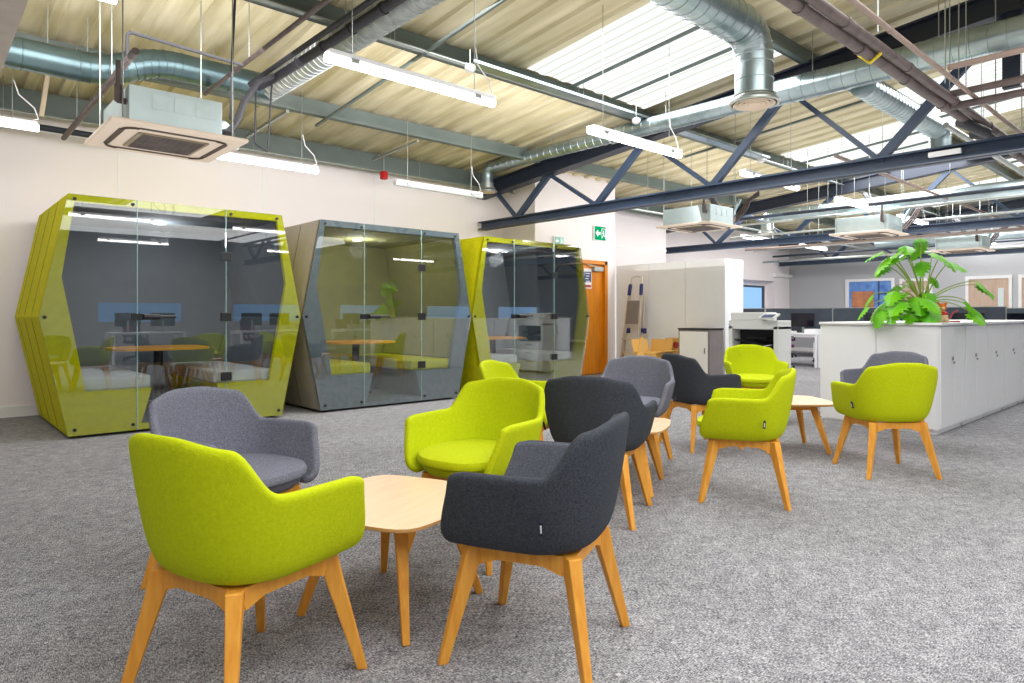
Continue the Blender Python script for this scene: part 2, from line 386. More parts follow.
# daylight panels
def skylight(x0, x1, ya, yb, label, bars=2):
    t = thing('skylight', label, 'skylight', ((x0+x1)/2,(ya+yb)/2,zroof((ya+yb)/2)-.08), group='daylight panels in roof')
    m = ribbed(x0, x1, ya, yb, -.055, h=.012)
    ox, oy, oz = t.location
    m.v = [(a-ox,b-oy,c-oz) for a,b,c in m.v]
    m.build('panel', M['sky'], t)
    for k in range(bars):
        x = x0+(x1-x0)*(k+1)/(bars+1)-ox
        MB().bar((x,ya-oy,zroof(ya)-.1-oz),(x,yb-oy,zroof(yb)-.1-oz),.035,.03).build('glazing_bar', M['purlin'], t)
skylight(5.3, 7.55, 5.62, 3.5, 'bright daylight roof panel over the chairs, nearest', 2)
skylight(11.5, 13.8, 5.62, 3.5, 'bright daylight roof panel between first and second truss', 2)
skylight(17.8, 20.1, 5.62, 3.5, 'bright daylight roof panel farthest away near end wall', 2)
skylight(10.0, 12.6, 3.35, 1.6, 'bright daylight roof panel high on the right near ridge', 2)
skylight(14.8, 17.0, 3.35, 1.6, 'bright daylight roof panel near ridge past second truss', 2)
skylight(7.9, 10.6, 1.3, -1.2, 'bright daylight roof panel past the ridge at top right', 2)
skylight(-1.0, 4.0, .8, -3.5, 'bright daylight roof panel behind the camera', 3)

# strut channels and conduits
def strut(p, q, label, w_=.04, m_='rod', name='strut_channel', cat='strut'):
    d = Vector(q)-Vector(p); mm = MB().bar((0,0,0), d, w_, w_)
    n = int(d.length/.1)
    o = mm.build(name, M[m_]); o.location = p
    return tag(o, label, cat)
def pipe(pts, r, label, m_='pipe', name='pipe', cat='pipe', n=10, clamps=0, hang=None):
    o0 = Vector(pts[0]); P_ = [Vector(p)-o0 for p in pts]
    # round the corners
    Q = [P_[0]]
    for i in range(1,len(P_)-1):
        a, b, c = P_[i-1], P_[i], P_[i+1]; rr = min(r*3, (a-b).length*.45, (c-b).length*.45)
        s_ = b+(a-b).normalized()*rr; e_ = b+(c-b).normalized()*rr
        for k in range(6):
            u = k/5; Q.append(s_*(1-u)**2+b*2*u*(1-u)+e_*u*u)
    Q.append(P_[-1])
    mm = MB().tube(Q, r, n)
    if clamps:
        for i in range(len(Q)-1):
            L_ = (Q[i+1]-Q[i]).length; k = int(L_/clamps)
            for j in range(1,k+1):
                c_ = Q[i].lerp(Q[i+1], j/(k+1)); d = (Q[i+1]-Q[i]).normalized()*.02
                mm.tube([c_-d,c_+d], r*1.18, n)
    o = mm.build(name, M[m_], smooth=True); o.location = o0
    L_ = (P_[-1]-P_[0]).length
    if hang is None: hang = len(pts) == 2 and L_ > 2.5
    if hang:
        k = max(2, int(L_/2.6))
        for j in range(k):
            c_ = P_[0].lerp(P_[-1], (j+.5)/k); top = zroof(c_.y+o0.y)-o0.z-c_.z
            MB().tube([c_, c_+Vector((0,0,top))], .004, 6).build('hanger_rod', M['rod'], o)
    return tag(o, label, cat)

# ---- ducts with lock-seam rings
def duct(runs, label, m_='galv', n=24, seam=.13, terminal=None, hangers=()):
    """runs: list of (points, radius); terminal: (x,y,z,r) round diffuser"""
    o0 = Vector(runs[0][0][0]); t = thing('spiral_duct', label, 'duct', o0)
    for pts, r in runs:
        P_ = [Vector(p)-o0 for p in pts]; Q = [P_[0]]
        for i in range(1,len(P_)-1):
            a, b, c = P_[i-1], P_[i], P_[i+1]; rr = min(r*1.9, (a-b).length*.5, (c-b).length*.5)
            s_ = b+(a-b).normalized()*rr; e_ = b+(c-b).normalized()*rr
            for k in range(7):
                u = k/6; Q.append(s_*(1-u)**2+b*2*u*(1-u)+e_*u*u)
        Q.append(P_[-1])
        # resample with seam ridges
        S = []; RR = []
        for i in range(len(Q)-1):
            L_ = (Q[i+1]-Q[i]).length; k = max(1,int(round(L_/seam)))
            for j in range(k):
                d = (Q[i+1]-Q[i])/k; p = Q[i]+d*j
                e = d.normalized()*min(.008,d.length*.2)
                S += [p, p+e*.3, p+e, p+e*1.3]; RR += [r, r*1.035, r*1.035, r]
        S.append(Q[-1]); RR.append(r)
        MB().tube(S, RR, n).build('duct_run', M[m_], t, smooth=True)
    if terminal:
        x, y, z, r = terminal; c = Vector((x,y,z))-o0
        MB().lathe([(r*.66,.14),(r*.66,.05),(r*.8,.03),(r,.0),(r,-.015),(r*.9,-.02),(r*.86,-.005),(r*.8,.04)], 28, c, cap=False).tube([c+Vector((0,0,.045)),c+Vector((0,0,.055))], r*.82, 24).build('diffuser_rim', M['rod'], t, smooth=True)
        m = MB()
        for k in range(4):
            a = r*(.82-.2*k)
            m.lathe([(a,-.022),(a-.004,-.026),(a-.026,.012),(a-.024,.016),(a,-.022)], 24, c, cap=False)
        m.build('diffuser_cone', M['acw'], t, smooth=True)
    for h in hangers:
        hx, hy, hz, r = h; c = Vector((hx,hy,hz))-o0
        top = zroof(hy)-hz-.05
        m = MB()
        if True:
            m.tube([c+Vector((0,0,r)),c+Vector((0,0,top))], .005, 6)
        m.build('hanger', M['rod'], t)
    return t
duct([([(-6,7.1,3.4),(1.35,7.1,3.4),(1.75,7.1,3.6),(2.9,7.1,3.6)],.135)], 'dull blue grey duct with S bend, along left wall above the cassette', 'galvd', seam=.42, hangers=((.9,7.1,3.4,.13),(1.2,7.1,3.4,.13),(2.3,7.1,3.6,.13)))
duct([([(2.88,7.2,3.6),(2.88,2.5,3.6)],.13)], 'silver foil flexible duct running beside the black cables', 'foil', seam=.09, hangers=((2.88,5.4,3.6,.12),))
duct([([(1.5,2.72,3.46),(5.12,2.72,3.46),(5.12,2.72,2.94)],.15)], 'large shiny spiral duct turning down to round diffuser at top centre', 'galv', seam=.12, terminal=(5.12,2.72,2.89,.2), hangers=((3.9,2.72,3.46,.15),))
duct([([(7.3,8.72,3.32),(7.3,8.72,3.66),(7.3,6.0,3.66)],.1),([(7.3,6.0,3.66),(7.3,3.7,3.66)],.112),([(7.3,3.7,3.66),(7.3,-5,3.66)],.14)],
     'long spiral duct along the nearest truss, small diffuser above third pod', 'galv', seam=.14, terminal=(7.3,8.72,3.26,.17), hangers=((7.3,7.2,3.66,.1),(7.3,5.1,3.66,.1),(7.3,3.2,3.66,.13),(7.3,2.0,3.66,.13)))
duct([([(7.5,2.75,3.58),(10.1,2.75,3.58),(10.1,2.75,3.34)],.125)], 'ribbed spiral duct past nearest truss, elbow behind its bottom chord', 'galv', seam=.1, terminal=(10.1,2.75,3.3,.16))
duct([([(13.55,6.9,2.95),(13.55,6.9,3.25),(13.55,1.0,3.25)],.13)], 'spiral duct along second truss with small downturned end', 'galv', seam=.2, terminal=(13.55,6.9,2.9,.2))
duct([([(12.2,5.2,3.02),(12.2,-3.0,3.02)],.12)], 'straight silver duct behind the leafy plant, under the roof', 'galv', seam=.25)
duct([([(19.7,6.9,3.1),(19.7,1.0,3.1)],.14)], 'silver duct farthest away along the end truss', 'galv', seam=.25)

# ---- air conditioning cassettes
def cassette():
    t = thing('air_conditioner', 'cream air conditioning cassette hanging nearest, above the first pod', 'air conditioner', (1.5,5.74,2.5), group='hanging air conditioning cassettes')
    MB().box((-.35,-.42,.03),(.29,.42,.29)).build('casing', M['acb'], t, bevel=.006)
    m = MB()
    for k in range(3): m.box((-.20+.15*k,-.424,.14),(-.07+.15*k,-.42,.25))
    m.build('casing_panel', mat('casing_panel',(206,222,224),.4,.2), t)
    MB().prism([(-.475,-.475),(.475,-.475),(.475,.475),(-.475,.475)], 0, .03).build('fascia', M['acw'], t, bevel=.012)
    m = MB()
    for s_ in (-1,1):
        m.box((-.27,s_*.36-.02,-.004),(.27,s_*.36+.02,.0)); m.box((s_*.36-.02,-.27,-.004),(s_*.36+.02,.27,0))
        for q in (-1,1):
            pts = [(s_*(.27+.09*math.sin(a)), q*(.27+.09*math.cos(a)), -.002) for a in [R(k*15) for k in range(7)]]
            m.tube(pts, .012, 6)
    m.build('air_slot', mat('slot_brown',(70,52,40),.6), t)
    MB().box((-.25,-.25,-.012),(.25,.25,0)).build('grille', M['acg'], t, bevel=.006)
    m = MB()
    for k in range(12): m.box((-.22,-.235+.04*k,-.018),(.22,-.235+.04*k+.018,-.01))
    m.build('grille_bars', M['pipe'], t)
    for sx in (-1,1):
        for sy in (-1,1):
            MB().tube([(sx*.38,sy*.38,.03),(sx*.38,sy*.38,1.38)], .005, 6).build('hanger_rod', M['rod'], t)
    MB().tube([(-.35,-.34,.18),(-.41,-.34,.18)], .022, 10).tube([(-.40,-.34,.17),(-.40,-.34,.29)], .026, 10).tube([(-.40,-.34,.29),(-.40,-.34,.46)], .017, 10).build('drain_hose', M['pipe'], t, smooth=True)
    MB().tube([(.29,.0,.16),(.40,.0,.16),(.46,.02,.2)], .085, 14).build('duct_spigot', M['galv'], t, smooth=True)
    m = MB()
    for k in range(6):
        a = k*.028
        m.tube([(.29,-.3+a,.1),(.42,-.26+a,.12),(.54,-.1+a*.7,.28),(.66,.1+a*.5,.5),(.86,.3+a*.4,.78),(1.04,.42+a*.3,.90)], .016+.004*(k%3), 8)
    m.build('lagged_pipes', M['blk'], t, smooth=True)
    return t
cas = cassette()
for (x, y, rz, lb) in ((9.1,5.75,0,'air conditioning cassette hanging over the storage wall beyond nearest truss'),(12.1,4.35,0,'air conditioning cassette hanging above left of the leafy plant'),
                   (16.6,4.1,0,'smaller looking air conditioning cassette hanging behind top of the leafy plant')):
    dup(cas, (x,y,2.5), rz, lb)
# lights
def light_fitting():
    t = thing('tube_light', 'lit fluorescent batten, large, over the nearest chairs at top centre', 'ceiling light', (2.85,4.22,2.9), group='fluorescent batten lights')
    MB().box((-.74,-.05,.025),(.74,.05,.06)).build('body', M['white'], t, bevel=.008)
    MB().tube([(-.75,0,.008),(.75,0,.008)], .034, 12).build('diffuser', M['tube'], t, smooth=True)
    for s_ in (-1,1):
        ch_ = MB().tube([(s_*.55,0,0),(s_*.55,.0,1)], .0035, 6).build('chain', M['rod'], t); ch_.location.z = .06; ch_.scale.z = zroof(4.22)-2.96
        MB().box((s_*.55-.03,-.052,.0),(s_*.55+.03,.052,.03)).build('clip', M['rod'], t)
    MB().tube([(.68,0,.06),(.75,.02,.1),(.72,.03,.2),(.6,.02,.3),(.56,0,.42)], .006, 6).build('flex', M['white'], t)
    return t
lf = light_fitting()
k = 0
ROWS = [(4.22,[(.1,'lit fluorescent batten at the top left corner, only its end in view'),(5.55,'lit fluorescent batten over the middle chairs, second in the row'),(8.4,'fluorescent batten third in the row, seen past the nearest truss'),(11.2,'fluorescent batten in front of the cassette left of the plant'),(13.9,'fluorescent batten fifth in the chair row'),(19.0,'fluorescent batten last in the chair row')]),
        (7.65,[(.15,'lit fluorescent batten on far left above the first pod'),(2.95,'lit fluorescent batten behind the nearest cassette'),(14.6,'fluorescent batten over the window recess'),(17.5,'fluorescent batten by the far left wall corner')]),
        (.8,[(11.5,'fluorescent batten on the right near the ridge'),(15,'fluorescent batten farther right near the ridge'),(2.8,'fluorescent batten behind the camera'),(5.6,'fluorescent batten just right of the camera view')]),
        (-3.4,[(0,'fluorescent batten nearest the back of the room'),(4,'fluorescent batten in row beside the window wall'),(8,'fluorescent batten midway along the window wall'),(12,'fluorescent batten far along the window wall')])]
for y, L_ in ROWS:
    for x, lb in L_:
        d = dup(lf, (x,y,2.9), 0, lb)
        for c in d.children:
            if c.name.startswith('chain'): c.scale.z = zroof(y)-2.96
o = dup(lf, (5.55,7.65,2.9), 0, 'unlit grey batten light above the second and third pods')
for c in o.children:
    if c.name.startswith('chain'): c.scale.z = zroof(7.65)-2.96
    if c.name.startswith('diffuser'):
        c.data = c.data.copy(); c.data.materials[0] = M['tubeoff']

# pipes
pipe([(2.0,1.70,2.88),(14,1.70,2.88)], .036, 'thick brown lagged pipe sloping across the top right', 'pipe', clamps=.9)
pipe([(2.0,1.635,2.91),(14,1.635,2.91)], .032, 'second brown lagged pipe, touching the thick one at top right', 'pipe', clamps=1.1)
pipe([(2.0,1.51,2.93),(16,1.51,2.93)], .017, 'slim brown pipe right of the thick pair at top right', 'copper', clamps=1.3)
pipe([(5.7,1.50,2.98),(5.7,-2.5,2.98)], .022, 'tan branch pipe running off right at the top', 'copper')
pipe([(6.3,1.72,2.95),(6.3,-2.5,2.95)], .028, 'brown lagged branch pipe, upper of two at right', 'pipe')
pipe([(6.42,1.74,2.88),(6.42,-2.5,2.88)], .03, 'brown lagged branch pipe, lower of two at right', 'pipe')
pipe([(6.9,1.72,2.86),(7.3,1.6,2.8),(7.45,1.75,2.86)], .05, 'black coupling lump on the lagged pipe', 'blk')
for i,(x,y) in enumerate(((4.6,1.6),(6.0,1.6),(7.3,1.55),(8.6,1.6))):
    tag(MB().tube([(0,0,0),(0,0,zroof(y)-3.0)], .005, 6).build('hanger_rod', M['rod'], loc=(x,y,2.96)), ['pipe hanger rod nearest, at top right','second pipe hanger rod at top right','pipe hanger rod by the truss chord','pipe hanger rod just past the nearest truss'][i], 'hanger')
yh = tag(MB().tube([(0,.06,.1),(0,.07,0),(0,.0,-.07),(0,-.06,-.03),(0,-.07,.02)], .012, 8).build('pipe_hook', mat('yellow_plastic',(214,190,30),.5), smooth=True, loc=(4.75,1.7,2.9)), 'yellow hook clip holding the brown pipes', 'hook')
pipe([(2.5,6.45,3.36),(2.6,6.3,3.42),(2.6,2.4,3.42)], .042, 'thick black lagged cable bundle beside the foil duct', 'blk', clamps=.5)
pipe([(2.42,6.45,3.36),(2.52,6.3,3.46),(2.53,2.4,3.48)], .024, 'thinner black lagged pipe above the cable bundle', 'blk')
pipe([(2.25,7.2,3.42),(2.25,2.4,3.45)], .02, 'long brown conduit crossing above the nearest cassette', 'pipe')
pipe([(1.22,8.5,3.04),(1.2,5.35,3.04)], .026, 'brown channel bar left of the nearest cassette', 'pipe', name='support_bar', cat='bar', hang=True)
pipe([(1.2,5.6,3.06),(1.2,5.6,3.26),(2.05,5.6,3.22)], .013, 'thin dark conduit with square bend above cassette', 'blk')
pipe([(1.9,5.3,4.05),(1.93,5.5,3.3),(1.95,5.6,2.75)], .01, 'black cable dropping to the nearest cassette', 'blk', cat='cable', name='cable')
pipe([(2.45,6.35,3.38),(2.34,6.1,2.72),(2.5,6.2,2.68),(2.58,6.3,3.38)], .008, 'black cable loop hanging right of nearest cassette', 'blk', cat='cable', name='cable')
for i,(y,dz,lb) in enumerate(((5.58,-.27,'pale conduit run under the purlin at daylight panels'),(5.5,-.3,'second pale conduit under the purlin at daylight panels'),(9.05,-.36,'thin pale conduit along the top of left wall'))):
    z = zroof(y)+dz
    pipe([(X0,y,z),(X1,y,z)], .012, lb, 'rod', cat='conduit', name='conduit')
tr = thing('cable_tray', 'galvanised cable tray under purlin beside daylight panel', 'cable tray', (4.3,5.42,zroof(5.42)-.33))
MB().box((0,-.07,0),(6.3,.07,.006)).box((0,-.07,0),(6.3,-.066,.035)).box((0,.066,0),(6.3,.07,.035)).build('tray', M['galv'], tr)
for i,(x,ya,yb,lb) in enumerate(((3.85,8.0,3.4,'perforated channel crossing purlins above the first long light'),(9.4,6.2,3.2,'channel crossing roof beyond the nearest truss'))):
    p = Vector((x,ya,zroof(ya)-.27)); q = Vector((x,yb,zroof(yb)-.27))
    strut(p, q, lb, .03, 'purlin')
strut((3.3,8.9,3.5),(3.3,7.6,3.55),'pale channel bracket above the second pod, left',.035)
strut((5.2,8.9,3.5),(5.2,7.7,3.55),'pale channel bracket above the second pod, right',.03)
strut((1.0,8.3,3.2),(1.0,7.7,3.65),'perforated bracket above the first pod',.04,'acw')
pipe([(X0,8.95,3.22),(2.0,8.95,3.22)], .035, 'dark pipe along the wall above first pod', 'darkst')
# fire alarm, detectors
a = thing('alarm_sounder', 'small red alarm sounder under the wall purlin above the second pod', 'alarm', (5.42,8.95,3.24))
MB().lathe([(.05,0),(.06,.01),(.06,.1),(.05,.12)], 16).build('body', M['red'], a, smooth=True)
MB().tube([(0,0,.12),(0,0,.42)], .008, 6).build('stem', M['rod'], a)
for i,(x,y,lb) in enumerate(((4.25,5.35,'white smoke detector on purlin above the first long light'),(3.15,8.9,'white smoke detector on the wall purlin by the pods'),(7.0,5.35,'white smoke detector near the nearest daylight panel'),(10.3,5.35,'white smoke detector beyond the nearest truss'))):
    z = zroof(y)-.42
    d = thing('smoke_detector', lb, 'smoke detector', (x,y,z), group='smoke detectors')
    MB().lathe([(.03,-.03),(.045,-.02),(.055,.0),(.055,.03),(.04,.04)], 16).build('sensor', M['white'], d, smooth=True)
    MB().tube([(0,0,.04),(0,0,.2)], .006, 6).build('stem', M['rod'], d)
# services in the far bays
far = [((8.6,6.3,2.98),(8.6,0.5,2.98),.02,'pipe','brown conduit parallel to and beyond the nearest truss'),((11.6,6.9,2.95),(11.6,0,2.95),.03,'darkst','dark tray pipe crossing the far roof'),
       ((11.9,6.6,2.88),(11.9,0,2.88),.022,'rod','pale conduit crossing the far roof, lower'),((13.1,7.5,2.8),(13.1,0,2.8),.022,'rod','pale conduit in front of second truss'),
       ((15.0,8.2,2.72),(15.0,0,2.72),.025,'copper','tan pipe beyond the second truss'),((16.0,8.5,2.8),(16.0,0,2.8),.03,'rod','pale pipe beyond second truss, higher'),
       ((18.2,9.4,2.66),(18.2,0,2.66),.03,'rod','pale pipe low before the end wall'),((18.8,9.4,2.86),(18.8,0,2.86),.03,'darkst','dark pipe before the end wall'),
       ((7.9,6.9,2.92),(19.5,6.9,2.92),.02,'rod','pale conduit running lengthwise in far bays, left'),((7.9,3.2,2.98),(19.5,3.2,2.98),.022,'copper','tan pipe running lengthwise in far bays'),
       ((7.9,2.1,3.1),(19.5,2.1,3.1),.03,'rod','pale pipe running lengthwise high in far bays')]
for a_, b_, r, m_, lb in far: pipe([a_, b_], r, lb, m_)
def drop_pipes(x, y, lb):
    t = thing('pipe_drop', lb, 'pipework', (x,y,2.62), group='dark pipe drops at cassettes')
    for k_ in range(3):
        MB().tube([(0,.05*k_,.0),(.06,.05*k_-.05,.08),(.1,.04*k_-.15,.22),(.1,.03*k_-.2,.34),(.2,-.3,.42+.03*k_)], .016, 8).build('lagged_pipe', M['pipe'], t, smooth=True)
    MB().tube([(-.08,0,.1),(-.02,0,.2),(-.02,-.1,.36)], .03, 8).build('hose', M['galv'], t, smooth=True)
drop_pipes(12.75,4.0,'twisted dark pipes right of the cassette above the plant'); drop_pipes(17.25,3.8,'twisted dark pipes right of the farthest cassette'); drop_pipes(9.75,5.5,'twisted dark pipes right of the cassette over storage wall')
# A-shaped bracket on the nearest truss bottom chord
ab = thing('pipe_bracket', 'dark zigzag bracket standing on the nearest truss bottom chord', 'bracket', (7.9,3.25,2.72))
MB().bar((0,.3,0),(0,.22,.16),.025,.025).bar((0,.22,.16),(0,.12,0),.025,.025).bar((0,.12,0),(0,.04,.16),.025,.025).bar((0,.04,.16),(0,0,0),.025,.025).build('bracket', M['darkst'], ab)
em = thing('emergency_light', 'small white emergency light box on the nearest truss chord', 'light', (7.56,2.02,2.72))
MB().box((-.02,-.14,0),(.02,.14,.05)).build('box', M['white'], em, bevel=.006)

# ------------------------------------------------------------------ meeting pods
OUT = [(.22,.03),(0,1.13),(.22,2.27),(2.24,2.27),(2.46,1.13),(2.24,.03)]
INN = [(.27,2.2),(.17,1.5),(.36,.43),(.92,.43),(.82,.07),(1.63,.07),(1.54,.43),(2.10,.43),(2.29,1.5),(2.19,2.2)]
def pod(x, label, felt, side, inner, seat, back):
    t = thing('meeting_pod', label, 'meeting pod', (x,7.3,0), group='hexagonal meeting pods')
    D = 1.86
    # shell: walls, roof, floor with thickness
    th = .055
    def inset(o):
        c = (1.23,1.13); return [(c[0]+(px-c[0])*(1-o/1.23), c[1]+(pz-c[1])*(1-o/1.13)) for px,pz in OUT]
    I = inset(th)
    names = ['side_panel','side_panel','roof_panel','side_panel','side_panel','floor_panel']
    for i in range(6):
        j = (i+1)%6
        m = MB().xzprism([OUT[i],OUT[j],I[j],I[i]], .0, D)
        # panel grooves
        a, b = Vector((OUT[i][0],0,OUT[i][1])), Vector((OUT[j][0],0,OUT[j][1]))
        pn = m.build(names[i], [side if i in (0,1) else felt], t)
        if i in (0,1,3,4):
            g = MB()
            n_ = Vector((a.z-b.z,0,b.x-a.x)).normalized()*.0015
            c_ = Vector((1.23,0,1.13)); mid = (a+b)/2
            if (mid-c_).dot(n_) < 0: n_ = -n_
            for y in (D*.28,D*.56,D*.84):
                g.bar(a.lerp(b,.02)+Vector((0,y,0))+n_*.0, b.lerp(a,.02)+Vector((0,y,0))+n_*.0, .004, .006)
            g.build('seam', M['black'] if felt is not M['felt'] else mat('dark_lime_seam',(110,112,4),.9), pn)
    # front frame as a ring of quads between OUT and INN
    fr = MB()
    o_ = OUT; quads = [ [o_[2],o_[3],INN[9],INN[0]], [o_[1],o_[2],INN[0],INN[1]], [o_[0],o_[1],INN[1],INN[2]], [o_[0],INN[2],INN[3],INN[4]],
        [o_[3],o_[4],INN[8],INN[9]], [o_[4],o_[5],INN[7],INN[8]], [o_[5],INN[5],INN[6],INN[7]], [o_[0],INN[4],INN[5],o_[5]] ]
    for q in quads: fr.xzprism(q, -.003, .05)
    fr.build('front_frame', felt, t)
    # lining, back
    MB().xzprism([( .25,.1),(.06,1.13),(.25,2.2),(2.21,2.2),(2.4,1.13),(2.21,.1)], D-.05, D-.02).build('back_panel', back, t)
    MB().xzprism([(.25,2.19),(2.21,2.19),(2.21,2.215),(.25,2.215)], .06, D-.05).build('ceiling_lining', inner, t)
    lw = MB()
    for q in ([(.08,1.13),(.275,2.19),(.285,2.19),(.09,1.13)],[(.08,1.13),(.27,.1),(.285,.1),(.09,1.13)],[(2.38,1.13),(2.185,2.19),(2.175,2.19),(2.37,1.13)],[(2.38,1.13),(2.19,.1),(2.175,.1),(2.37,1.13)]): lw.xzprism(q, .06, D-.05)
    lw.build('wall_lining', inner, t)
    MB().box((.82,.05,.05),(1.63,D-.05,.085)).build('step', M['feltdk'] if felt is M['felt'] else felt, t)
    for s_ in (0,1):
        mir = (lambda p: p) if not s_ else (lambda p: (2.46-p[0],p[1]))
        b = MB().xzprism([mir(p) for p in [(.3,.08),(.24,.42),(.92,.42),(.83,.08)]], .05, D-.06); b.build('bench', felt, t)
        cx0, cx1 = (.3,.93) if not s_ else (1.53,2.16)
        cu = MB().box((cx0,.07,.42),(cx1,D-.1,.555)); cu.build('seat_cushion', seat, t, bevel=.025)
        bc = MB().xzprism([mir(p) for p in [(.27,.56),(.1,1.13),(.19,1.13),(.36,.56)]], .1, D-.1); bc.build('backrest', inner, t, bevel=.02)
    tp = MB(); pts = []
    for k_ in range(48):
        a = 2*math.pi*k_/48; c, s = math.cos(a), math.sin(a)
        pts.append((1.23+.5*math.copysign(abs(c)**.55,c), 1.0+.42*math.copysign(abs(s)**.55,s)))
    tp.prism(pts, .765, .79); tp.build('table_top', M['wood'], t, bevel=.004)
    MB().lathe([(.05,.09),(.05,.765)], 16, (1.23,1.0,0)).box((1.1,.8,.085),(1.36,1.2,.1)).build('table_post', M['black'], t, smooth=True)
    # glazing: three panes just in front of the frame
    g1 = MB().xzprism([(.22,.03),(0,1.13),(.22,2.27),(.785,2.27),(.785,.03)], -.014, -.004); g1.build('glass_pane', M['glass'], t)
    g2 = MB().xzprism([(.793,.03),(.793,2.27),(1.627,2.27),(1.627,.03)], -.014, -.004); dg = g2.build('glass_door', M['glass'], t)
    g3 = MB().xzprism([(1.635,.03),(1.635,2.27),(2.24,2.27),(2.46,1.13),(2.24,.03)], -.014, -.004); g3.build('glass_pane', M['glass'], t)
    MB().box((.786,-.013,.03),(.792,-.003,2.27)).box((1.628,-.013,.03),(1.634,-.003,2.27)).build('glass_edge', M['gedge'], t)
    h = MB().tube([(.84,-.05,1.13),(.98,-.05,1.13)], .027, 12); h.tube([(.98,-.05,1.135),(1.13,-.045,1.135)], .012, 8); h.box((.74,-.03,1.10),(.84,.01,1.16)); h.box((.84,-.035,1.11),(.88,-.01,1.15))
    h.build('door_handle', M['black'], dg, smooth=True)
    for z in (.5,1.13,1.77):
        MB().box((1.575,-.028,z-.045),(1.685,-.01,z+.045)).build('hinge', M['black'], dg, bevel=.004)
    for (sx,sz) in ((.27,2.225),(.75,2.225),(1.68,2.225),(2.18,2.225),(.04,1.13),(2.42,1.13),(.27,.085),(.75,.085),(2.2,.085),(1.68,.085)):
        MB().tube([(sx,-.022,sz),(sx,-.01,sz)], .016, 12).build('glass_fixing', M['black'], t)
    MB().box((.3,.06,0),(2.16,D-.06,.03)).build('plinth', M['black'], t)
    MB().lathe([(.07,0),(.07,.012)], 20, (1.23,.95,2.175)).build('fill_disc', M['podglow'], t, smooth=True)  # glowing disc added to brighten the pod inside
    pl = bpy.data.lights.new('pod_fill_light','POINT'); pl.energy = 14; pl.shadow_soft_size = .12; po = bpy.data.objects.new('pod_fill_light', pl); COL.objects.link(po); po.location = (x+1.23,8.2,2.05)  # fill light added with the disc, to brighten the interior
    return t
pod(.86, 'lime green hexagonal pod with pale seats, leftmost and nearest', M['felt'], M['felt'], M['feltdk'], M['seatw'], M['feltdk'])
pod(3.35, 'grey hexagonal pod with lime seats, between the two lime pods', M['feltg'], M['shell'], M['feltol'], M['seatl'], M['feltol'])
pod(5.84, 'lime green hexagonal pod with pale seats, rightmost beside the orange door', M['felt'], M['felt'], M['feltdk'], M['seatw'], mat('mid_grey_felt',(140,146,152),.9))

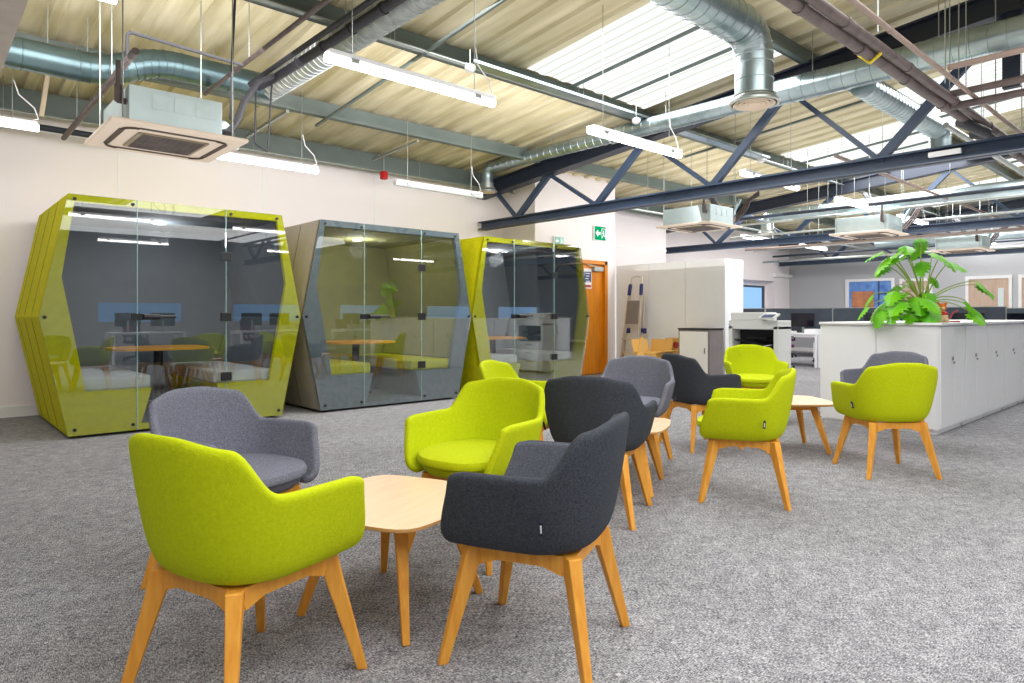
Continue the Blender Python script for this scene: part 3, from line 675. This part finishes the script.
# ------------------------------------------------------------------ tub chairs
def sm(a, b, x):
    u = max(0,min(1,(x-a)/(b-a))); return u*u*(3-2*u)
def chair(label, kind, loc, rz):
    t = thing('tub_chair', label, 'chair', loc, rz, 'tub chairs with wooden legs')
    outm = {'lime':M['lime'],'grey':M['grey'],'char':M['char']}[kind]; inm = {'lime':M['lime'],'grey':M['grey'],'char':M['charin']}[kind]
    # plan curve parameter: list of (s) -> base shape, facing +x
    NU = 50; rows = [0,.05,.14,.30,.5,.7,.86,1.0]
    vs = []
    for iu in range(NU+1):
        u = iu/NU*2-1       # -1 right arm front ... 0 back ... 1 left arm front
        au = abs(u); sg = 1 if u >= 0 else -1
        # rim height
        if au > .55: hz = .652 - .014*sm(.92,1,au)
        else: hz = .652 + .165*(1-sm(.34,.54,au)) - .028*sm(.05,.34,au)*(1-sm(.34,.54,au))
        hz += .004*(1-au)
        z0 = .40
        for r in rows:
            z = z0+(hz-z0)*r
            k = (z-z0)/.42                       # flare with absolute height
            fl = min(1, k)**.62
            W_ = .222+.103*fl; B_ = .205+.086*fl
            fx = .262 - .056*sm(.05,.6,k)         # arm front x
            # straight section from fx back to xs, then superellipse around the back
            xs_ = -.02
            Ls = fx-xs_; La = 1.35*(B_+xs_)+.8*W_*.5
            tot = Ls+La; s = (1-au)*tot
            if s < Ls: x = fx-s; y = W_ - .012*sm(.0,1,max(0,(x-.1)/.2))
            else:
                a = (s-Ls)/La*math.pi/2; n_ = 2.6
                x = xs_-(B_+xs_)*math.sin(a)**(2/n_); y = W_*(1-.15*math.sin(a)**2*min(1,k))*max(0,math.cos(a))**(2/n_)
            if r == 0: x *= .86; y *= .86; z += 0
            elif r == rows[1]: x *= .965; y *= .965; z -= .006
            vs.append((x, sg*y if au > 1e-9 else 0, z))
    n = len(rows); fs = [(i*n+j,(i+1)*n+j,(i+1)*n+j+1,i*n+j+1) for i in range(NU) for j in range(n-1)]
    m = MB().add(vs, fs)
    o = m.build('backrest_shell', [outm, inm], t)
    for p in o.data.polygons: p.use_smooth = True
    so = o.modifiers.new('s','SOLIDIFY'); so.thickness = .036; so.offset = 0; so.material_offset = 0; so.use_even_offset = False
    so.material_offset = 0
    su = o.modifiers.new('u','SUBSURF'); su.levels = 1; su.render_levels = 2
    o['_shell'] = 1
    # lower pan and cushion
    def slab(a0, prof, n_=2.7, N=40, nose=.0):
        m = MB(); P_ = []
        for k_ in range(N):
            a = 2*math.pi*k_/N; c, s = math.cos(a), math.sin(a)
            P_.append((math.copysign(abs(c)**(2/n_),c), math.copysign(abs(s)**(2/n_),s)))
        vs = []; fs = []
        for (sx, sy, z) in prof:
            for (c, s) in P_:
                x = (a0 + (sx-a0*0)*c); vs.append((x, sy*s, z + (nose*max(0,c)**2 if z > .43 else 0)))
        for i in range(len(prof)-1):
            for k_ in range(N): fs.append((i*N+k_, i*N+(k_+1)%N, (i+1)*N+(k_+1)%N, (i+1)*N+k_))
        fs.append(tuple(range(N-1,-1,-1))); fs.append(tuple(range((len(prof)-1)*N, len(prof)*N)))
        return m.add(vs, fs)
    slab(.03, [(.17,.15,.385),(.215,.195,.392),(.235,.222,.41),(.243,.233,.435),(.235,.228,.448)]).build('seat_base', outm, t, smooth=True)
    slab(.04, [(.235,.225,.448),(.25,.243,.456),(.254,.247,.472),(.245,.24,.49),(.21,.205,.502),(.12,.12,.508)], nose=-.012).build('seat_cushion', inm, t, smooth=True)
    # wooden frame
    m = MB()
    for a in range(4):
        c, s = math.cos(a*math.pi/2), math.sin(a*math.pi/2)
        p = (.17*c-.15*s, .17*s+.15*c, .365); q = (.17*c+.15*s, .17*s-.15*c, .365)
        m.bar(p, q, .028, .042)
        # gussets under the rail
        for e, f in ((p,q),(q,p)):
            ev = Vector(e); fv = Vector(f); d = (fv-ev).normalized()
            m.bar(ev+Vector((0,0,-.03)), ev+d*.10+Vector((0,0,.005)), .026, .03)
    m.build('under_frame', M['wood'], t)
    for sx in (-1,1):
        for sy in (-1,1):
            L_ = MB(); top = Vector((sx*.168,sy*.168,.385)); ft = Vector((sx*.248,sy*.248,0))
            ax = Vector((sx,sy,0)).normalized(); ay = Vector((-sy,sx,0)).normalized()
            V = []
            for c_, w1, w2 in ((top,.033,.024),(top.lerp(ft,.25),.027,.020),(ft,.016,.013)):
                for i, j in ((-1,-1),(1,-1),(1,1),(-1,1)): V.append(c_+ax*i*w1+ay*j*w2)
            L_.add(V, [(0,1,2,3),(11,10,9,8)]+[(r*4+i,r*4+(i+1)%4,(r+1)*4+(i+1)%4,(r+1)*4+i) for r in (0,1) for i in range(4)])
            L_.build('leg', M['wood'], t, bevel=.004)
    tg = MB().box((-.006,0,-.024),(.006,.01,.024)); g = tg.build('fabric_tag', M['navy'], t); g.location = (-.115,.292,.505); g.rotation_euler = (R(-16),0,R(12))
    MB().box((-.002,.0095,-.014),(.0035,.0105,.014)).build('tag_print', M['paper'], g)
    return t
CH = [
 ('lime','lime green tub chair in left foreground with its back to the camera',.785,2.105,17),
 ('grey','light grey tub chair behind the left foreground lime chair',1.06,2.99,294),
 ('lime','lime green tub chair facing camera across the nearest coffee table',2.085,2.562,194),
 ('char','charcoal tub chair in the foreground centre, seen from its side',1.635,1.67,115.5),
 ('char','charcoal tub chair with its back to camera behind the foreground charcoal one',2.985,2.55,26),
 ('grey','light grey tub chair facing camera across the middle coffee table',4.18,3.22,206),
 ('lime','lime green tub chair mostly hidden, in front of the rightmost pod',3.27,3.50,296),
 ('lime','lime green tub chair seen side on, right of the middle table',3.94,2.16,118),
 ('char','dark charcoal tub chair facing right, left of the farthest coffee table',5.16,3.255,-22),
 ('lime','lime green tub chair facing camera in front of the photocopier',6.78,3.60,222),
 ('lime','lime green tub chair with its back to camera by the white cabinets',5.33,1.81,48),
 ('grey','light grey tub chair half hidden by lime chair at the white cabinets',6.44,2.18,170)]
protos = {}
for kind, lb, x, y, a in CH:
    if kind not in protos:
        protos[kind] = chair(lb, kind, (x,y,0), R(a))
    else: dup(protos[kind], (x,y,0), R(a), lb)

# inner faces of the shells get the inner fabric
for kind, root in protos.items():
    for c in root.children:
        if c.name.startswith('backrest_shell'):
            shell = c; me = c.data
            # orient normals outward so the solidify rim keeps fabric
            outward = sum((p.center.x*p.normal.x+p.center.y*p.normal.y) for p in me.polygons)
            if outward < 0:
                me.flip_normals()
for ob in COL.objects:
    if ob.name.startswith('backrest_shell'):
        ob.modifiers['s'].material_offset = 1; ob.modifiers['s'].material_offset_rim = 0
        if '_shell' in ob: del ob['_shell']

# ------------------------------------------------------------------ coffee tables
def table():
    t = thing('coffee_table', 'pale beech coffee table between the four nearest chairs', 'table', (1.43,2.29,0), R(20), 'pale coffee tables')
    pts = []
    hw = .335
    for k_ in range(64):
        a = 2*math.pi*k_/64; c, s = math.cos(a), math.sin(a); n_ = 6.5
        r = 1/((abs(c)**n_+abs(s)**n_)**(1/n_)); r *= 1-.035*math.cos(4*a)*-1*.0-.0+.0; q_ = 1-.05*abs(math.sin(2*a))**1.5; pts.append((hw*r*c*q_, hw*r*s*q_))
    n = len(pts); m = MB()
    V = [(x*.93,y*.93,.398) for x,y in pts]+[(x,y,.409) for x,y in pts]+[(x,y,.42) for x,y in pts]
    m.add(V, [tuple(range(n-1,-1,-1))]+[(r*n+i,r*n+(i+1)%n,(r+1)*n+(i+1)%n,(r+1)*n+i) for r in (0,1) for i in range(n)], 1)
    m.add([(x,y,.42) for x,y in pts], [tuple(range(n))], 0)
    m.build('table_top', [M['top'], M['edge']], t)
    f = MB()
    for a in range(4):
        c, s = math.cos(a*math.pi/2), math.sin(a*math.pi/2)
        p = (.15*c-.14*s, .15*s+.14*c, .375); q = (.15*c+.14*s, .15*s-.14*c, .375); f.bar(p, q, .022, .045)
    f.build('under_frame', M['wood'], t)
    for sx in (-1,1):
        for sy in (-1,1):
            top = Vector((sx*.15,sy*.15,.398)); ft = Vector((sx*.25,sy*.25,0))
            MB().bar(top, ft, .05, .05, (sx,sy,0), .026, .03).build('leg', M['wood'], t, bevel=.004)
    return t
tb1 = table()
dup(tb1, (3.57,2.87,0), R(28), 'pale beech coffee table mostly hidden behind the middle charcoal chair')
dup(tb1, (5.62,2.68,0), R(47), 'pale beech coffee table farthest away, left of the white cabinets')

# ------------------------------------------------------------------ white cabinets
CH_ = 1.075
cab_top = MB().box((7.27,1.96,1.05),(12.4,3.12,CH_))
tag(cab_top.build('cabinet_worktop', M['white'], bevel=.003), 'white top running over the whole cabinet island', 'worktop')
def cabinet(x0, y0, y1, label, face):
    t = thing('storage_cabinet', label, 'cabinet', (x0,y0,0), group='white storage cabinets')
    W_ = .82; D_ = y1-y0
    MB().box((0,0,.04),(W_,D_,1.05)).build('body', M['white'], t)
    MB().box((.02,.02,0),(W_-.02,D_-.02,.04)).build('plinth', M['white'], t)
    MB().box((-.006,.012,.05),(.0,D_-.012,1.04)).build('end_panel', M['white'], t)
    yy = 0 if face < 0 else D_
    for k_ in (0,1):
        a, b = W_/2*k_+.004, W_/2*(k_+1)-.004
        d = MB().box((a, yy, .06),(b, yy+face*.018, 1.035)).build('door', M['white'], t, bevel=.002)
        hx = (W_/2-.05) if k_ == 0 else (W_/2+.05)
        if k_ == 0:
            MB().tube([(hx,yy+face*.018,.72),(hx,yy+face*.03,.72)], .018, 12).build('lock', M['brass'], d)
            MB().box((hx-.006,yy+face*.03,.67),(hx+.03,yy+face*.036,.69)).build('key', M['cabgrey'], d)
    return t
for i in range(6):
    x = 7.3+.84*i
    nm = ['nearest corner','second from the corner','third from the corner','fourth from the corner','fifth from the corner','last in the row'][i]
    cabinet(x, 2.0, 2.553, 'white two door steel cabinet on the front row, '+nm, -1)
    cabinet(x, 2.557, 3.10, 'white steel cabinet on the back row, '+nm, 1)

# ------------------------------------------------------------------ plant and toy
def plant(loc):
    t = thing('potted_plant', 'large leafy green plant in a lime pot on the white cabinets', 'plant', loc)
    MB().lathe([(.085,0),(.1,.02),(.125,.17),(.13,.2),(.118,.2),(.11,.18)], 24).build('pot', M['pot'], t, smooth=True)
    MB().lathe([(.112,.165),(.08,.182),(.0,.185)], 20).build('soil', M['soil'], t)
    rnd = random.Random(7)
    def leaf(p, yaw, pitch, s, nm='leaf'):
        # deeply lobed leaf outline, curved blade
        half = [(0,0),(.10,.16),(.02,.34),(.20,.30),(.30,.46),(.38,.30),(.50,.44),(.56,.24),(.70,.34),(.74,.16),(.88,.20),(1.0,0)]
        m = MB(); vs = []; fs = []
        n_ = len(half)
        for sg in (1,-1):
            b = len(vs)
            for x, y in half: vs.append((x, sg*y, -.28*x*x+.0-.35*abs(y)))
            for x, y in half: vs.append((x, 0, -.28*x*x))
            for i in range(n_-1): fs.append((b+i,b+i+1,b+n_+i+1,b+n_+i))
        Mx = Matrix.Translation(p) @ Matrix.Rotation(yaw,4,'Z') @ Matrix.Rotation(pitch,4,'Y') @ Matrix.Scale(s,4)
        m.add([Mx@Vector(v) for v in vs], fs)
        m.build(nm, M['leaf'], t)
    # (end x, y, z, leaf size, yaw) relative to pot; camera right is (.74,-.67)
    def end(r, z, dpt=0): return Vector((.742*r+.67*dpt, -.67*r+.742*dpt, z))
    specs = [(-.34,.66,.0,.22,200),(-.22,.74,-.05,.22,170),(-.12,.70,.08,.22,120),(.0,.80,.0,.22,90),(.05,.70,-.1,.2,300),(.2,.68,.0,.22,-40),(.32,.62,.05,.22,-60),
             (.56,.42,.0,.24,-30),(.62,.38,.06,.2,-70),(-.2,.30,-.08,.2,160),(-.28,.22,-.12,.26,210),(-.38,.2,.0,.24,180),(-.12,.26,-.12,.24,250),(-.58,.16,-.05,.16,170),(.42,.22,-.04,.22,-60),(.5,.16,.0,.22,-50),
             (-.18,.12,-.1,.22,230),(-.04,.14,-.18,.26,260),(-.1,.42,.0,.18,140),(-.3,.58,.1,.2,190),(-.02,.62,-.05,.2,230),(.1,.46,.0,.14,20),(.0,.3,-.12,.18,240),(-.45,.12,-.08,.2,200),(-.26,.68,.05,.22,215),(-.16,.78,.0,.2,250),(-.38,.72,.02,.2,160),(-.3,.32,-.05,.22,230),(-.22,.38,.05,.2,100),(-.08,.24,-.2,.24,280),(-.34,.16,-.08,.22,220),(-.14,.18,-.12,.22,255),(.02,.86,.05,.18,60),(.46,.1,-.06,.2,-80),(-.5,.28,.0,.16,150)]
    for r, z, dp, s, yw in specs:
        e = end(r, z, dp); b = Vector((rnd.uniform(-.04,.04),rnd.uniform(-.04,.04),.17))
        mid = b.lerp(e,.5)+Vector((0,0,.10+.05*rnd.random()))
        pts = [b*(1-u)**2+mid*2*u*(1-u)+e*u*u for u in [k_/8 for k_ in range(9)]]
        MB().tube(pts, [.008-.0005*k_ for k_ in range(9)], 6).build('stem', M['stem'], t, smooth=True)
        leaf(e, R(yw-42)+rnd.uniform(-.3,.3), R(rnd.uniform(15,55)), s)
    return t
plant((7.62,2.24,CH_))
ty = thing('soft_toy', 'small orange and red soft toy sitting right of the lime plant pot', 'toy', (7.60,2.055,CH_), R(215))
def ball(c, r, sx=1, sy=1, sz=1, n=14):
    m = MB(); m.lathe([(max(.001,r*math.sin(math.pi*k_/10)), -r*math.cos(math.pi*k_/10)) for k_ in range(11)], n)
    m.v = [(c[0]+x*sx, c[1]+y*sy, c[2]+z*sz) for x,y,z in m.v]; return m
m = ball((0,0,.06),.055,1,1,1.1); b2 = ball((.035,.03,.02),.025); m.add(b2.v,b2.f); b2 = ball((.035,-.03,.02),.025); m.add(b2.v,b2.f); m.build('body', M['creamp'], ty, smooth=True)
ball((0,0,.085),.056,1,1,.55).build('red_jacket', M['red'], ty, smooth=True)
m = ball((0,0,.15),.042); 
for s_ in (-1,1): b2 = ball((0,s_*.032,.185),.015); m.add(b2.v,b2.f)
m.build('head', M['orange'], ty, smooth=True)
ball((.038,0,.14),.016).build('muzzle', M['creamp'], ty, smooth=True)
bt = tag(MB().tube([(0,0,.012),(.02,-.05,.1),(.0,-.09,.12)], .008, 8).tube([(0,-.02,.012),(-.04,-.12,.012)], .008, 8).build('red_ribbon', mat('faded_red',(180,70,80),.6), loc=(7.72,1.98+.06,CH_)), 'thin red ribbon lying right of the soft toy', 'ribbon')

# ------------------------------------------------------------------ storage wall, ladder, boxes, small cabinet, copier
for i in range(3):
    y0 = 6.09+.80*i
    t = thing('tall_cabinet', ['white tall storage cabinet with bright end beside the copier','middle tall storage cabinet behind the small grey cabinet','tall storage cabinet behind the stepladder'][i], 'cabinet', (10.47,y0,0), group='tall storage wall')
    MB().box((0,0,.0),(.6,.796,2.13)).build('body', M['white'], t)
    MB().box((-.012,.004,.02),(0,.792,2.115)).build('back_panel', M['white'], t)
ld = thing('stepladder', 'folded aluminium stepladder leaning against the storage wall', 'ladder', (10.0,7.84,0))
lean = .28
def lp(y, z, o=0): return (lean*z/1.85+o, y, z)
for s_ in (-1,1):
    MB().bar(lp(s_*.2,0,.0),lp(s_*.13,1.75,.0),.03,.055).build('stile', M['alu'], ld)
    MB().bar(lp(s_*.22,0,.1),lp(s_*.17,1.5,.06),.022,.03).build('rear_stile', M['alu'], ld)
    MB().box((lean*.85-.05,s_*.19-.03,.80),(lean*.85+.06,s_*.19+.03,.9)).build('hinge_cap', M['blue'], ld, bevel=.01)
    MB().bar(lp(s_*.14,1.52,-.01),lp(s_*.13,1.74,-.01),.06,.06).build('side_cap', M['blue'], ld, bevel=.02)
MB().tube([lp(-.13,1.74),lp(-.12,1.86),lp(.0,1.89),lp(.12,1.86),lp(.13,1.74)], .014, 8).build('top_rail', M['alu'], ld, smooth=True)
for z in (.18,.42,.68): MB().box((lean*z/1.85-.05,-.19,z),(lean*z/1.85+.08,.19,z+.03)).build('tread', M['alu'], ld)
MB().bar((lean*1.0/1.85-.03,0,.98),(lean*1.4/1.85-.03,0,1.42),.28,.02,(1,0,0)).build('platform', M['cabgrey'], ld)
bx = thing('cardboard_box', 'open cardboard box with raised flaps behind the grey chair', 'box', (9.7,7.05,0))
MB().box((-.24,-.24,0),(.24,.24,.5)).build('carton', M['card'], bx)
MB().bar((0,.24,.5),(0,.30,.72),.46,.01,(0,1,0)).bar((-.24,0,.5),(-.42,0,.56),.01,.46,(0,0,1)).bar((.0,-.24,.5),(.0,-.44,.54),.46,.01,(0,0,1)).bar((.24,0,.5),(.28,0,.72),.01,.46,(0,1,0)).build('flaps', M['card'], bx)
b2 = thing('cardboard_box', 'closed cardboard box with red printed mark beside small grey cabinet', 'box', (10.22,6.83,0))
MB().box((-.18,-.2,0),(.18,.2,.74)).build('carton', M['card'], b2)
MB().tube([(-.184,-.03,.62),(-.18,-.03,.62)], .06, 16).build('red_mark', M['pred'], b2)
sc_ = thing('small_cabinet', 'small taupe cabinet with one cream door by the storage wall', 'cabinet', (9.85,6.02,0))
MB().box((0,0,.0),(.42,.6,.9)).build('carcass', M['cabgrey'], sc_)
MB().box((-.01,-.01,.9),(.43,.61,.925)).build('top', M['black'], sc_)
dd = MB().box((-.018,.03,.03),(0,.57,.87)).build('door', M['cream'], sc_, bevel=.003)
MB().box((-.035,.07,.5),(-.018,.085,.6)).build('handle', M['rod'], dd)
# copier
cp = thing('photocopier', 'large white office photocopier behind the far lime chair', 'photocopier', (9.2,4.52,0))
MB().box((0,0,.05),(.40,.78,.62)).build('lower_body', M['copier'], cp, bevel=.01)
MB().box((.0,.72,.62),(.40,.78,.98)).box((0,0,.62),(.40,.07,.98)).box((.26,.05,.62),(.40,.74,.98)).build('side_frame', M['copier'], cp)
MB().box((.0,0,.94),(.40,.78,1.07)).build('scanner_bed', M['copier'], cp, bevel=.008)
MB().box((.06,.2,1.07),(.38,.78,1.19)).build('document_feeder', M['copier'], cp, bevel=.02)
MB().box((.24,.08,.64),(.26,.72,.93)).build('output_recess', M['black'], cp)
MB().bar((.13,.12,.70),(.13,.7,.78),.2,.02).box((.02,.2,.8),(.23,.5,.815)).build('output_tray', M['monitor'], cp)
MB().bar((-.02,.1,.72),(-.02,.35,.66),.05,.008).build('paper_sheet', M['paper'], cp)
MB().bar((-.12,.12,1.10),(.06,.12,1.16),.24,.025).build('control_panel', M['copier'], cp)
MB().bar((-.115,.12,1.118),(.0,.12,1.156),.17,.006).build('touch_screen', M['pblue'], cp)
for z in (.1,.27,.44):
    d = MB().box((-.015,.02,z),(0,.76,z+.155)).build('paper_drawer', M['copier'], cp, bevel=.004)
    MB().box((-.02,.3,z+.11),(-.014,.48,z+.135)).build('drawer_grip', M['cabgrey'], d)
MB().box((-.012,.08,.52),(-.004,.2,.58)).box((-.012,.08,.5),(-.004,.14,.515)).build('badge_panel', M['pblue'], cp)
for s_ in (.06,.34):
    for q in (.06,.72): MB().lathe([(.025,0),(.025,.05)], 10, (s_,q,0)).build('caster', M['black'], cp)

# ------------------------------------------------------------------ desks beyond
def desk_unit(label, loc, rz=0):
    """desk 1.6 long (y), .8 deep (x), user side at -x"""
    t = thing('office_desk', label, 'desk', loc, rz, 'white office desks')
    MB().box((0,0,.715),(.8,1.58,.74)).build('desktop', M['white'], t, bevel=.003)
    for (x, y) in ((.0,0),(.0,1.52),(.72,0),(.72,1.52)): MB().box((x,y,0),(x+.06,y+.06,.715)).build('leg', M['white'], t)
    MB().box((.02,.02,.66),(.06,1.56,.715)).box((.05,.0,.66),(.75,.04,.715)).box((.05,1.54,.66),(.75,1.58,.715)).build('frame_rail', M['white'], t)
    return t
def screen_unit(label, loc):
    t = thing('desk_screen', label, 'divider', loc, 0, 'dark desk dividers')
    MB().box((-.015,.005,.0),(.015,1.575,.56)).build('fabric_panel', M['screen'], t)
    MB().box((-.018,.0,.0),(.018,.012,.57)).box((-.018,0,.555),(.018,1.58,.57)).build('edge_trim', M['rod'], t)
    return t
def monitor_unit(label, loc, rz):
    t = thing('monitor', label, 'monitor', loc, rz, 'black computer monitors')
    MB().box((-.012,-.27,.14),(.015,.27,.46)).build('housing', M['monitor'], t, bevel=.004)
    MB().box((-.014,-.255,.155),(-.012,.255,.445)).build('screen', mat('screen_off',(16,20,28),.1), t)
    MB().bar((.03,0,.0),(.03,0,.28),.05,.02).build('stand', M['rod'], t)
    MB().prism([(-.1,-.12),(.1,-.12),(.1,.12),(-.1,.12)],0,.012).build('base', M['rod'], t, bevel=.004)
    return t
def office_chair(label, loc, rz):
    t = thing('office_chair', label, 'chair', loc, rz, 'purple office chairs')
    MB().box((-.23,-.23,.44),(.23,.23,.51)).build('seat', M['purple'], t, bevel=.03)
    m = MB().bar((-.24,0,.6),(-.3,0,1.02),.42,.05,(1,0,0)); m.build('backrest', M['purple'], t, bevel=.02)
    MB().bar((-.15,0,.44),(-.27,0,.7),.06,.02,(1,0,0)).build('back_strut', M['black'], t)
    MB().tube([(0,0,.1),(0,0,.44)], .025, 10).build('gas_column', M['black'], t)
    for k_ in range(5):
        a = 2*math.pi*k_/5+.3; c, s = math.cos(a), math.sin(a)
        L_ = MB().bar((0,0,.12),(.3*c,.3*s,.075),.04,.03).build('base_leg', M['black'], t)
        MB().tube([(.3*c-.012*s,.3*s+.012*c,.028),(.3*c+.012*s,.3*s-.012*c,.028)], .028, 10).build('caster', M['black'], L_)
    for s_ in (-1,1):
        MB().box((-.12,s_*.27-.025,.66),(.12,s_*.27+.025,.69)).bar((.0,s_*.25,.46),(0,s_*.27,.67),.03,.02).build('armrest', M['black'], t)
    return t
ORD = ['closest to the left wall','second from the left wall','third from the left wall','fourth from the left wall','fifth from the left wall','sixth from the left wall']
dp_ = sp_ = mp_ = op_ = None
def put(kind, label, loc, rz=0):
    global dp_, sp_, mp_, op_
    if kind == 'desk':
        if dp_ is None: dp_ = desk_unit(label, loc, rz); return dp_
        return dup(dp_, loc, rz, label)
    if kind == 'screen':
        if sp_ is None: sp_ = screen_unit(label, loc); return sp_
        return dup(sp_, loc, rz, label)
    if kind == 'monitor':
        if mp_ is None: mp_ = monitor_unit(label, loc, rz); return mp_
        return dup(mp_, loc, rz, label)
    if kind == 'chair':
        if op_ is None: op_ = office_chair(label, loc, rz); return op_
        return dup(op_, loc, rz, label)
for b, (bxx, ys, nm) in enumerate(((14.6,[7.9,6.3,4.7,3.1],'near desk bank'),(18.2,[7.9,6.3,4.7,3.1],'end desk bank'))):
    for i, y in enumerate(ys):
        put('desk', 'white desk on camera side of the %s, %s' % (nm, ORD[i]), (bxx,y,0))
        put('desk', 'white desk on far side of the %s, %s' % (nm, ORD[i]), (bxx+1.62,y+1.58,0), math.pi)
        put('screen', 'dark grey fabric divider on the %s, %s' % (nm, ORD[i]), (bxx+.81,y,.745))
        put('monitor', 'black monitor on camera side of the %s, %s' % (nm, ORD[i]), (bxx+.5,y+.55,.74), 0)
        put('monitor', 'black monitor on far side of the %s, %s' % (nm, ORD[i]), (bxx+1.15,y+.9,.74), math.pi)
        put('chair', 'purple office chair on camera side of the %s, %s' % (nm, ORD[i]), (bxx-.42,y+.65,0), R(12-30*i))
        if b == 0: put('chair', 'purple office chair on far side of the %s, %s' % (nm, ORD[i]), (bxx+2.1,y+.7,0), R(170+25*i))
# desks along the window wall (seen only as reflections in the pod glass)
for i in range(4):
    x = .5+2.9*i
    d = put('desk', 'white desk by the window wall behind the camera, %s one' % ['first','second','third','fourth'][i], (x+1.6,-3.6,0), R(90))
    put('monitor', 'black monitor left on the window wall desk %s' % ['first','second','third','fourth'][i], (x+.4,-3.1,.74), R(90))
    put('monitor', 'black monitor right on the window wall desk %s' % ['first','second','third','fourth'][i], (x+1.15,-3.1,.74), R(90))
    put('chair', 'purple office chair at the window wall desk %s' % ['first','second','third','fourth'][i], (x+.8,-4.1,0), R(80))
sp2 = None
# desk phone and papers seen between copier and cabinets
ph = thing('desk_phone', 'pale desk phone and handset on the near white desk', 'phone', (14.75,6.9,.74))
MB().box((0,0,0),(.18,.2,.05)).build('phone_body', M['copier'], ph, bevel=.01); MB().bar((.09,.02,.07),(.09,.18,.07),.05,.03).build('handset', M['black'], ph)
pp = tag(MB().box((0,0,0),(.3,.25,.1)).build('paper_stack', M['paper'], loc=(14.75,6.4,.741)), 'stack of white paper on the near white desk', 'paper')

# ------------------------------------------------------------------ lights, camera, world
def area(loc, size, sy, power, rot=(0,0,0), col=(1,1,1)):
    l = bpy.data.lights.new('area','AREA'); l.shape = 'RECTANGLE'; l.size = size; l.size_y = sy; l.energy = power; l.color = col
    o = bpy.data.objects.new('fill_lamp', l); o.location = loc; o.rotation_euler = rot; COL.objects.link(o); return o
area((1.5,0.0,3.4), 7, 4, 250)  # unseen area lamps from here on, added to brighten the enclosed room
area((5.5,4.4,3.9), 3.5, 2, 130)
area((12.5,4.4,3.9), 3, 2, 190)
area((18.5,4.4,3.8), 3, 2, 240)
area((10.5,1.6,4.1), 3, 2, 110)
area((16,7.5,3.4), 6, 1, 110)
area((5,-4,3.3), 10, 3, 200)
# unseen wash lamps added to brighten the long wall
area((3.0,5.6,3.3), 9, 1.0, 150, (R(68),0,0), (1,.97,.96))
area((11.0,5.6,3.0), 5, 1.0, 60, (R(75),0,0))
# unseen uplights added for floor bounce, brightening the roof lining
area((4,3.0,1.9), 9, 8, 140, (math.pi,0,0), (1,.97,.93))
area((14,4.0,2.0), 10, 8, 150, (math.pi,0,0), (1,.97,.93))
wd = bpy.data.worlds.new('World'); sc.world = wd; wd.use_nodes = True
wd.node_tree.nodes['Background'].inputs[0].default_value = (.8,.9,1,1); wd.node_tree.nodes['Background'].inputs[1].default_value = .6

cam = bpy.data.cameras.new('Camera'); co = bpy.data.objects.new('Camera', cam); COL.objects.link(co); sc.camera = co
co.location = (0,0,1.15)
cam.sensor_width = 36; cam.lens = 36*667/1024
fw = Vector((math.sin(R(42.07)), math.cos(R(42.07)), 0))
co.rotation_euler = fw.to_track_quat('-Z','Y').to_euler()
cam.shift_y = -(341.5-315)/1024
cam.clip_start = .05
sc.view_settings.view_transform = 'Standard'
sc.view_settings.look = 'None'
sc.view_settings.exposure = .12
sc.cycles.max_bounces = 10; sc.cycles.diffuse_bounces = 4; sc.cycles.transparent_max_bounces = 16
sc.cycles.use_denoising = True
